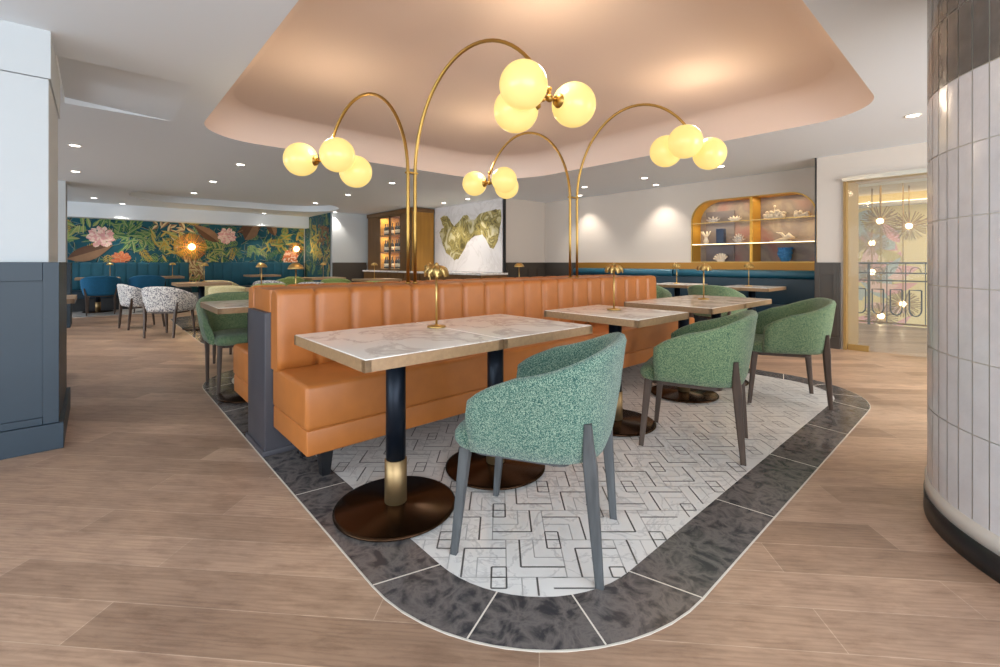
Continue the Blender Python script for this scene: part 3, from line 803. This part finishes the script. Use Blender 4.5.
def mural(name, origin, udir, width, z0, z1, features, seed, dens):
    rnd = random.Random(seed); mb = MB(); ud = Vector(udir); nrm = Vector((ud.y, -ud.x, 0)) 
    st = [0]
    def P(u, z): 
        return Vector(origin)+ud*min(max(u, 0), width)+Vector((0, 0, min(max(z, z0), z1)))+nrm*(.002+st[0]*.000006)
    mb.cur = ix['bg']; st[0] = 0
    mb.add([P(0, z0), P(width, z0), P(width, z1), P(0, z1)], [(0, 1, 2, 3)])
    def leaf(u, z, ang, L, Wd, c, c2=None, curve=0):
        st[0] += 1; up, dn = leafshape(L, Wd, 7, curve); ca, sa = math.cos(ang), math.sin(ang)
        tr = lambda p: (u+ca*p[0]-sa*p[1], z+sa*p[0]+ca*p[1])
        def strip(A, Bq, cc):
            mb.cur = ix[cc]; vs = []
            for a, b in zip(A, Bq): vs += [P(*tr(a)), P(*tr(b))]
            mb.add(vs, [(2*i, 2*i+2, 2*i+3, 2*i+1) for i in range(len(A)-1)])
        mid = [((a[0]+b[0])/2, (a[1]+b[1])/2) for a, b in zip(up, dn)]
        strip(up, mid, c); strip(mid, dn, c2 or c)
        st[0] += 1; m1 = [(p[0], p[1]+Wd*.03) for p in mid]; m2 = [(p[0], p[1]-Wd*.03) for p in mid]; strip(m1, m2, 'cr' if c != 'br' else 'br2')
    def flower(u, z, R, c, c2):
        for ring in range(5, 0, -1):
            for k in range(5+ring*2):
                a = 2*PI*k/(5+ring*2)+rnd.random(); q = R*(ring-1)/5
                leaf(u+q*math.cos(a)*.7, z+q*math.sin(a)*.7, a+rnd.uniform(-.4, .4), R*.42, R*.36, rnd.choice([c, c2]), rnd.choice([c, c2]))
    for _ in range(dens):
        u, z = rnd.uniform(0, width), rnd.uniform(max(z0, .9), z1); c, c2 = rnd.choice([('g3', 'bl'), ('bl', 'g3'), ('g1', 'g3'), ('dk', 'bl'), ('dk', 'g3')])
        leaf(u, z, rnd.uniform(0, 2*PI), rnd.uniform(.15, .32), rnd.uniform(.03, .07), c, c2, rnd.uniform(-.05, .05))
    for _ in range(int(width*13)):     # ferny sprigs
        u, z = rnd.uniform(0, width), rnd.uniform(max(z0, .8), z1); a = rnd.uniform(0, 2*PI); c = rnd.choice(['g1', 'g2', 'g4', 'yl', 'g2', 'g1'])
        for k in range(7):
            for sd in (-1, 1):
                leaf(u+math.cos(a)*k*.05, z+math.sin(a)*k*.05, a+sd*.8, .13-.008*k, .028, c, c, 0)
    for f in features:
        k, u, z = f[0], f[1], f[2]
        if k == 'flower': flower(u, z, f[3], f[4], f[5])
        elif k == 'leaf': leaf(u, z, math.radians(f[3]), f[4], f[5], f[6], f[7], .04)
        elif k == 'bunch':
            for q in range(int(f[4]*1.8)):
                leaf(u+rnd.uniform(-f[3], f[3])*.5, z+rnd.uniform(-f[3], f[3])*.4, rnd.uniform(0, 2*PI), rnd.uniform(.16, .30), rnd.uniform(.05, .09), f[5], f[6])
    return mb
def mv(px, py): p = on_v(px, py, 14.09); return p[0]+1.9, p[2]
F = []
for (px, py, r) in ((101, 237, .27), (227, 236, .24)): u, z = mv(px, py); F.append(('flower', u, z, r, 'pk', 'pk2'))
for (px, py, r) in ((121, 259, .2), (290, 258, .26)): u, z = mv(px, py); F.append(('flower', u, z, r, 'or_', 'pk2' if px > 200 else 'or_'))
for (px, py, r, n, a, b) in ((120, 228, .7, 26, 'g1', 'g2'), (138, 240, .5, 14, 'g2', 'g1'), (172, 228, .6, 12, 'br2', 'cr'), (170, 245, .7, 16, 'yl', 'g4'), (310, 240, .8, 26, 'yl', 'g4'),
                             (215, 250, .5, 12, 'g1', 'g4'), (275, 240, .6, 10, 'g2', 'yl'), (75, 230, .6, 10, 'g2', 'g4')):
    u, z = mv(px, py); F.append(('bunch', u, z, r, n, a, b))
for (px, py, an, L, wd, a, b) in ((67, 259, 20, 1.0, .4, 'br', 'br2'), (219, 242, 140, .85, .34, 'br', 'br2'), (262, 224, 200, .8, .42, 'br', 'br'), (245, 240, 60, .8, .45, 'br', 'br2'), (275, 236, 110, .75, .3, 'br', 'br2'), (185, 222, 100, .5, .18, 'or_', 'or_')):
    u, z = mv(px, py); F.append(('leaf', u, z, an, L*.85, wd*.85, a, b))
F.sort(key=lambda f: f[0] == 'flower')
mb = mural('m', (-1.9, 14.095, 0), (1, 0, 0), 6.6, .3, 2.12, F+[('bunch', 3.9, .8, .5, 30, 'br2', 'g4'), ('bunch', 3.85, .95, .4, 20, 'cr', 'br2')], 5, 420)
o = mb.build('botanical_mural', pm); tag(o, 'teal wall mural of tropical leaves and pink peonies above the rear banquettes', 'mural')
mb = mural('m2', (4.735, 14.09, 0), (0, -1, 0), 1.98, .1, CZ, [('bunch', .9, 1.6, .7, 22, 'yl', 'g4'), ('bunch', 1.5, 1.9, .7, 16, 'br', 'br2'), ('bunch', 1.7, 1.2, .5, 14, 'br2', 'g4')], 9, 260)
o = mb.build('botanical_mural', pm); tag(o, 'narrow return of the botanical mural, meeting the white wall at the right', 'mural')

# amber sconces on the mural
def sconce(x, y, z, r, label):
    t = thing('amber_sconce', label, 'wall light', (x, y, z), 0, 'amber wall sconces on the mural')
    mb = MB(); rr = []
    for k in range(9):
        a = PI/2*k/8; rr.append([(r*math.cos(a)*math.cos(q)+1e-5, -r*.35*math.sin(a)-.03, r*math.cos(a)*math.sin(q)) for q in [2*PI*j/28 for j in range(28)]])
    mb.rings(rr, False, True); mb.build('amber_disc', M['amber'], t)
    mb = MB()
    for k in range(12):
        a = 2*PI*k/12; mb.tube([(0, -.03-r*.36, 0), (r*.7*math.cos(a), -.03-r*.26, r*.7*math.sin(a)), (r*math.cos(a), -.03, r*math.sin(a))], .006, 6)
    mb.build('ribs', M['brass'], t)
    MB().sphere((0, -.03-r*.42, 0), .075, 16, 10).build('bulb', M['bulb'], t)
    B(-.05, .05, -.03, .0, -.05, .05).build('wall_plate', M['brass'], t)
    light('POINT', 'sconce_light', (x, y-.5, z), 4, (1, .62, .22), shadow_soft_size=.08)
p = on_v(191, 247, 14.0); sconce(p[0], 14.065, p[2], .36, 'large round amber glass wall light glowing between the teal banquettes')
p = on_v(296, 249, 14.0); sconce(p[0], 14.065, p[2], .2, 'smaller amber wall light glowing near the right end of the mural')

# ------------------------------------------------------------------ wine cabinet, counter, marble mural
t = thing('bar_counter', 'long back counter with pale stone worktop under the wine cabinet', 'counter', (5.6, 6.75, 0))
B(-.03, .70, 0, 5.19, .83, .87).build('worktop', M['marble'], t, bevel=.003)
B(0.0, .70, .03, 5.17, .003, .83).build('carcass', M['oakdk'], t)
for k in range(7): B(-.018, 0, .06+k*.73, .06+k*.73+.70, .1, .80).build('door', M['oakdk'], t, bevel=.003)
WX0, WX1, WY0, WY1, WZ0, WZ1 = 5.69, 6.30, 9.47, 11.85, .872, 2.41
t = thing('wine_cabinet', 'tall honey-oak cabinet with glazed bay of wine bottles on the back counter', 'cabinet', (WX0, WY0, WZ0))
dX, dY, dZ = WX1-WX0, WY1-WY0, WZ1-WZ0
bay0, bay1 = .55, 1.72          # glazed bays along Y
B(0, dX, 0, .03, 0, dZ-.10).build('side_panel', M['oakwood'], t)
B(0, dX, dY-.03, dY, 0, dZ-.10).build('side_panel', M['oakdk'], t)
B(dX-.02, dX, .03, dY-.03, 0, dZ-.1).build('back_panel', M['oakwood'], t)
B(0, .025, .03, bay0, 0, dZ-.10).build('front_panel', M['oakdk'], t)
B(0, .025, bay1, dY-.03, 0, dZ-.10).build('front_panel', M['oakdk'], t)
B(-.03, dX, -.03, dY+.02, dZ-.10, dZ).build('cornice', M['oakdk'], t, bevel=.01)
B(.025, dX-.02, bay0-.02, bay0, 0, dZ-.1).build('bay_side', M['goldlin'], t)
B(.025, dX-.02, bay1, bay1+.02, 0, dZ-.1).build('bay_side', M['goldlin'], t)
bayc = (bay0+bay1)/2
shz = [0.03, .47, .91]
for z in shz: B(.03, dX-.03, bay0, bay1, z, z+.02).build('shelf', M['oakwood'], t)
for a, b in ((bay0, bayc), (bayc, bay1)):
    mb = MB()
    mb.box(0, .025, a, a+.05, 0, dZ-.1); mb.box(0, .025, b-.05, b, 0, dZ-.1); mb.box(0, .025, a, b, 0, .03); mb.box(0, .025, a, b, dZ-.16, dZ-.1)
    fr = mb.build('glazed_door', M['oakdk'], t); B(.010, .014, a+.05, b-.05, .03, dZ-.16).build('pane', M['glass'], fr)
    B(-.02, 0, b-.03 if a == bay0 else a+.02, (b-.02) if a == bay0 else a+.03, .6, .8).build('handle', M['brass'], fr)
light('AREA', 'cabinet_light', (WX0+.2, WY0+bayc, WZ1-.13), 9, (1, .78, .5), (0, 0, 0), shape='RECTANGLE', size=.25, size_y=1.0)
for zz_ in (.46, .90): light('AREA', 'cabinet_light', (WX0+.2, WY0+bayc, WZ0+zz_), 7, (1, .78, .5), (0, 0, 0), shape='RECTANGLE', size=.25, size_y=1.0)  # extra lights added under the shelves to brighten the cabinet interior
def bottle():
    t = thing('wine_bottle', 'x', 'bottle', (0, 0, 0), 0, 'wine bottles in the oak cabinet')
    MB().lathe([(.034, 0), (.038, .01), (.038, .18), (.03, .215), (.014, .24), (.014, .30), (.016, .302), (.016, .315)], 14).build('body', M['bottle'], t)
    MB().lathe([(.0388, .045), (.0388, .13)], 14).build('paper_label', M['paper'], t)
    return t
first = None
shn = ['bottom', 'middle', 'top']
for si, z in enumerate(shz):
    for bi, (a, b, nb) in enumerate(((bay0, bayc, 'right'), (bayc, bay1, 'left'))):
        for k in range(5):
            lb = '%s dark wine bottle on the %s shelf behind the %s cabinet door' % (('rightmost', 'second from right', 'middle', 'second from left', 'leftmost')[k], shn[si], nb)
            loc = (WX0+.14, WY0+a+.1+k*(b-a-.2)/4, WZ0+z+.021); g = 'wine bottles on the %s shelf, %s door' % (shn[si], nb)
            if first is None: first = bottle(); first.location = loc; first['label'] = lb; first['group'] = g
            else: copy_tree(first, lb, loc, None, g)
# abstract marble wall panel
t = thing('marble_panel', 'white marble wall panel with mossy gold abstract veined shape', 'wall panel', (6.325, 6.93, 0))
B(-.02, 0, 0, 2.5, .875, CZ-.005).build('slab', marble('calacatta', (226, 222, 222), (214, 209, 208), 1.2, .3, .03, .8), t)
m_, nt_, b_ = nt('mossy_gold_vein'); n_ = nt_.nodes.new('ShaderNodeTexNoise'); n_.inputs['Scale'].default_value = 2.6; n_.inputs['Detail'].default_value = 10; n_.inputs['Distortion'].default_value = 2.2
tc_ = nt_.nodes.new('ShaderNodeTexCoord'); nt_.links.new(tc_.outputs['Object'], n_.inputs['Vector']); r_ = nt_.nodes.new('ShaderNodeValToRGB'); e_ = r_.color_ramp.elements
e_[0].position = .32; e_[0].color = s2l((92, 82, 46)); e_[1].position = .68; e_[1].color = s2l((214, 206, 178)); k_ = e_.new(.45); k_.color = s2l((178, 162, 98)); k_ = e_.new(.51); k_.color = s2l((110, 98, 58)); k_ = e_.new(.56); k_.color = s2l((196, 184, 128))
nt_.links.new(n_.outputs['Fac'], r_.inputs[0]); nt_.links.new(r_.outputs[0], b_.inputs['Base Color']); b_.inputs['Roughness'].default_value = .4
outline = [(440, 218), (443.5, 215.5), (447, 216), (450, 220), (454, 226), (458, 222), (463, 215.5), (467, 215), (470, 219), (474, 220), (480, 213.5), (488, 211.5), (496, 209.5), (500.5, 209.5), (501, 218), (500, 226), (499, 234), (497, 242), (493, 249), (490, 247.5), (486, 240), (482, 234), (476, 235.5), (471, 238), (466, 245), (462, 253), (458, 259), (454, 260.5), (451, 257), (446, 253), (442, 243), (439.5, 233), (441, 229), (444, 228), (442, 224)]
bm = bmesh.new(); vs = []
for i, (px, py) in enumerate(outline):
    p = on_u(px, py, 6.30); p2 = on_u(*outline[(i+1) % len(outline)], 6.30)
    for k in range(3):
        f = k/3; vs.append(bm.verts.new((-.0215, p[1]*(1-f)+p2[1]*f-6.93+random.uniform(-.012, .012), p[2]*(1-f)+p2[2]*f+random.uniform(-.012, .012))))
bmesh.ops.triangle_fill(bm, use_beauty=True, edges=[bm.edges.new((vs[i], vs[(i+1) % len(vs)])) for i in range(len(vs))])
me = bpy.data.meshes.new('vein_figure'); bm.to_mesh(me); bm.free(); me.materials.append(m_)
o = bpy.data.objects.new('vein_figure', me); COL.objects.link(o); o.parent = t

# ------------------------------------------------------------------ display niche
t = thing('display_niche', 'gold-lined display niche with rounded top and glass shelves in the right wall', 'display shelf', (7.56, 0, 0))
mb = MB(); n = len(hole)
rr = [[(x, y, z) for y, z in hole] for x in (0, .36)]
vs = rr[0]+rr[1]; mb.add(vs, [(i, i+1, n+i+1, n+i) for i in range(n-1)]+[(n-1, 0, n, 2*n-1)], False)
mb.build('lining', M['goldlin'], t)
mb = MB()
inn = []
cy, cz = (NV0+NV1)/2, (NZ1+H)/2
pr = [(-.012, 1.0), (-.012, .978)]
def shr(y, z, s): return (cy+(y-cy)*(1-.02*s), cz+(z-cz)*(1-.025*s))
vsA = [(-.012, y, z) for y, z in hole]; vsB = [(-.012, *shr(y, z, 1)) for y, z in hole]; vsC = [(.01, *shr(y, z, 1)) for y, z in hole]; vsD = [(.0, y, z) for y, z in hole]
def band(A, Bq): mb.add(A+Bq, [(i, (i+1) % n, n+(i+1) % n, n+i) for i in range(n)])
band(vsA, vsB); band(vsB, vsC); band(vsD, vsA)
mb.build('brass_frame', M['brassdk'], t)
m_, nt_, b_ = nt('niche_wallpaper'); n_ = nt_.nodes.new('ShaderNodeTexNoise'); n_.inputs['Scale'].default_value = 1.6; n_.inputs['Detail'].default_value = 6; n_.inputs['Distortion'].default_value = 1.2
tc_ = nt_.nodes.new('ShaderNodeTexCoord'); nt_.links.new(tc_.outputs['Object'], n_.inputs['Vector']); r_ = nt_.nodes.new('ShaderNodeValToRGB'); e_ = r_.color_ramp.elements
e_[0].position = .3; e_[0].color = s2l((136, 128, 122)); e_[1].position = .7; e_[1].color = s2l((160, 122, 120)); k_ = e_.new(.42); k_.color = s2l((170, 158, 146)); k_ = e_.new(.5); k_.color = s2l((146, 136, 132)); k_ = e_.new(.57); k_.color = s2l((160, 140, 134))
nt_.links.new(n_.outputs['Fac'], r_.inputs[0]); nt_.links.new(r_.outputs[0], b_.inputs['Base Color']); b_.inputs['Roughness'].default_value = .8
mb = MB(); mb.add([(.36, y, z) for y, z in hole], [tuple(range(n))]); mb.build('back_panel', m_, t)
B(.34, .355, 2.95, 3.42, H+.01, 1.95).build('grey_backing', mat('grey_backing', (128, 122, 126), .7), t)
B(0, .36, 2.56, 2.60, H, NZ1).build('mullion', M['goldlin'], t)
SH = (1.385, 1.74)
for z in SH:
    sh = B(.0, .35, NV0+.01, NV1-.01, z-.012, z).build('shelf', M['glass'] if z > 1.5 else M['brass'], t)
    B(-.008, .004, NV0+.01, NV1-.01, z-.010, z+.002).build('shelf_edge', M['brass'] if z > 1.5 else M['strip'], t)
for yy in (2.1, 3.05):
    light('AREA', 'niche_light', (7.74, yy, NZ1-.03), 1.8, (1, .8, .5), (0, 0, 0), shape='RECTANGLE', size=.2, size_y=.8)
    light('AREA', 'niche_light', (7.74, yy, SH[1]-.03), 1.2, (1, .8, .5), (0, 0, 0), shape='RECTANGLE', size=.2, size_y=.8)
def nich(px, z): p = on_u(px, 250, 7.72); return (7.72, p[1], z)
zA, zB, zC = SH[1]+.005, SH[0]+.005, H+.003
def starpiece(px, z, r, label, m, n=5, h=None):
    t_ = MB(); rnd = random.Random(px)
    for k in range(n):
        a = PI*(.08+.84*k/(n-1)); e = (0.02*rnd.uniform(-1, 1), r*math.cos(a), r*(h or .6)*math.sin(a)+.04)
        t_.tube([(0, 0, .02), (e[0]*.5, e[1]*.55, e[2]*.62), e], [.03, .02, .006], 8)
    t_.lathe([(.035, 0), (.03, .03)], 12)
    o = t_.build('shelf_ornament', m, loc=nich(px, z)); tag(o, label, 'ornament'); return o
starpiece(713, zA, .12, 'pale branching star ornament at the left of the top niche shelf', M['sculpt'])
starpiece(735, zA, .11, 'pinkish spiky ornament on the top niche shelf, just left of the mullion', M['coralw'], 6, .5)
starpiece(739, zB, .10, 'patterned starfish ornament on the middle niche shelf, left of the mullion', M['sculpt'], 7, 1.2)
def coral(px, z, wd, ht, label, m, seed, loops=26):
    rnd = random.Random(seed); mb = MB()
    for k in range(loops):
        y = rnd.uniform(-wd, wd)*.8; zz = abs(rnd.gauss(0, 1))*ht*.35*(1-abs(y)/wd*.6)
        c_ = (rnd.uniform(-.04, .04), y, .022+min(zz, ht)); mb.sphere(c_, rnd.uniform(.018, .03), 8, 6); mb.tube([(0, y*.8, .01), c_], .007, 5)
    mb.box(-.03, .03, -wd*.8, wd*.8, 0, .03)
    o = mb.build('shelf_ornament', m, loc=nich(px, z)); tag(o, label, 'ornament')
coral(774, zA, .17, .17, 'large white coral cluster on the top right niche shelf', M['coralw'], 3, 60)
coral(802, zA, .11, .12, 'small white coral cluster at the right end of the top niche shelf', M['coralw'], 4)
mb = MB(); mb.lathe([(.03, 0), (.045, .05), (.03, .09), (.02, .11), (.028, .12)], 16)
for k in range(7): a = 2*PI*k/7; mb.tube([(0, 0, .1), (.04*math.cos(a), .05*math.sin(a), .17), (.06*math.cos(a), .08*math.sin(a), .22)], [.006, .014, .003], 6)
tag(mb.build('shelf_ornament', M['coralw'], loc=nich(706, zB)), 'pale leafy vase at the left end of the middle niche shelf', 'ornament')
mb = MB(); mb.box(-.05, .05, -.06, .06, 0, .25); mb.box(-.055, -.05, -.045, .045, .02, .23)
tag(mb.build('shelf_ornament', M['blueblk'], loc=nich(721, zB), bevel=.004), 'upright slate blue box on the middle niche shelf', 'ornament')
mb = MB(); mb.tube([(0, .16, .02), (0, 0, .05), (0, -.05, .09), (0, -.13, .05)], [.006, .03, .05, .012], 10); mb.tube([(0, 0, .07), (0, .05, .13), (0, .12, .15)], [.02, .02, .004], 8); mb.box(-.03, .03, -.08, .2, 0, .02)
tag(mb.build('shelf_ornament', M['coralw'], loc=nich(785, zB)), 'white bird-like ornament on the middle niche shelf, right of the mullion', 'ornament')
mb = MB()
for k in range(7):
    a = math.radians(20+20*k); rr = [[(x, q*math.cos(a)-w_*math.sin(a), q*math.sin(a)+.02+w_*math.cos(a)) for x, w_ in ((-.02, 0), (0, .018), (.02, 0), (0, -.018))] for q in (.01, .08, .13)]
    mb.rings(rr, True, False)
mb.box(-.03, .03, -.05, .05, 0, .035)
tag(mb.build('shelf_ornament', M['coralw'], loc=nich(721, zC)), 'white fan shell ornament at the bottom left of the niche', 'ornament')
mb = MB(); mb.lathe([(.05, 0), (.055, .02), (.08, .08), (.095, .15), (.09, .2), (.1, .22), (.085, .22), (.075, .2)], 20)
for k in range(60):
    a = 2*PI*random.random(); z = random.uniform(.05, .22); r = .055+.2*min(z, .15)*.9+.01; mb.sphere((r*math.cos(a), r*math.sin(a), z), .014, 6, 5)
tag(mb.build('shelf_ornament', M['coralb'], loc=nich(785, zC)), 'blue frilled coral vase at the bottom right of the niche', 'vase')

# ------------------------------------------------------------------ corridor: railing, pendants, mural
t = thing('iron_railing', 'dark ornamental metal railing beyond the glass door', 'railing', (10.05, 0, 0))
v0, v1 = -1.4, 2.6
for z, r in ((1.07, .016), (.90, .012), (.77, .012), (.05, .016)): MB().tube([(0, v0, z), (0, v1, z)], r, 8).build('rail', M['brassdk'] if z < .1 else M['olive'], t)
k = 0; y = v0+.05
while y < v1:
    if k % 4 == 0: B(-.018, .018, y-.018, y+.018, 0, 1.07).build('post', M['olive'], t)
    else: MB().tube([(0, y, .05), (0, y, 1.07)], .007, 6).build('baluster', M['olive'], t)
    yc = y+.12
    pts = [(0, yc-.075, .62), (0, yc-.075, .30)]+[(0, yc-.075*math.cos(q), .30-.11*math.sin(q)) for q in [PI*j/8 for j in range(1, 8)]]+[(0, yc+.075, .30), (0, yc+.075, .62), (0, yc-.075, .62)]
    MB().tube(pts, .011, 6).build('u_ornament', M['black'], t)
    MB().tube([(0, yc+.07*math.cos(q), .91+.09*math.sin(q)) for q in [PI*j/8 for j in range(9)]], .006, 6).build('arc_ornament', M['olive'], t)
    y += .24; k += 1
def pend(px, py, R, u, label, group='wire sphere pendants in the stairwell'):
    c = on_u(px, py, u); t = thing('starburst_pendant', label, 'pendant light', c, 0, group)
    mb = MB(); N_ = 90
    for i in range(N_):
        z = 1-2*(i+.5)/N_; r = math.sqrt(1-z*z); a = i*2.39996
        d = Vector((r*math.cos(a), r*math.sin(a), z)); mb.tube([d*R*.15, d*R*.98], [.002, .007], 4)
        mb.tube([d*R*.97, d*R], .010, 6)
    mb.build('spokes', M['wire'], t)
    MB().sphere((0, 0, 0), .05, 12, 8).build('bulb', M['bulb'], t)
    MB().tube([(0, 0, .04), (0, 0, 2.5-c[2])], .008, 6).build('rod', M['brassdk'], t)
pend(880, 221, .28, 10.65, 'wire sphere pendant light, upper left of the cluster beyond the door')
pend(909, 226, .28, 11.2, 'wire sphere pendant light at the upper right beyond the door')
pend(872, 243, .27, 11.75, 'wire sphere pendant light in the middle of the cluster beyond the door')
pend(872, 272, .24, 11.1, 'wire sphere pendant light hanging level with the railing top')
pend(903, 304, .24, 10.7, 'wire sphere pendant light low behind the railing, at the right')
pend(881, 316, .24, 10.42, 'wire sphere pendant light low behind the railing, at the left')
pmw = [mat('corridor_mural_'+k, c, .8) for k, c in (('pink', (222, 168, 158)), ('grey', (176, 182, 172)), ('gold', (196, 178, 116)), ('blush', (228, 190, 172)))]
mb = MB(); rnd = random.Random(4)
for k in range(46):
    ci = rnd.randrange(4); mb.cur = ci
    px = rnd.uniform(852, 892) if ci != 0 else rnd.uniform(862, 902); py = rnd.uniform(232, 330) if ci in (0, 3) else rnd.uniform(215, 300)
    c = on_u(px, py, 12.19); a = rnd.uniform(0, PI); L_, W_ = rnd.uniform(.3, .7), rnd.uniform(.12, .28); up, dn = leafshape(L_, W_)
    vs = []
    for p_, q_ in zip(up, dn):
        for s_ in (p_, q_): vs.append((12.195-k*.0002, c[1]+math.cos(a)*(s_[0]-L_/2)-math.sin(a)*s_[1], c[2]+math.sin(a)*(s_[0]-L_/2)+math.cos(a)*s_[1]))
    mb.add(vs, [(2*i, 2*i+2, 2*i+3, 2*i+1) for i in range(7)])
tag(mb.build('floral_mural', pmw), 'pink and grey floral wall painting behind the stairwell pendants', 'mural')
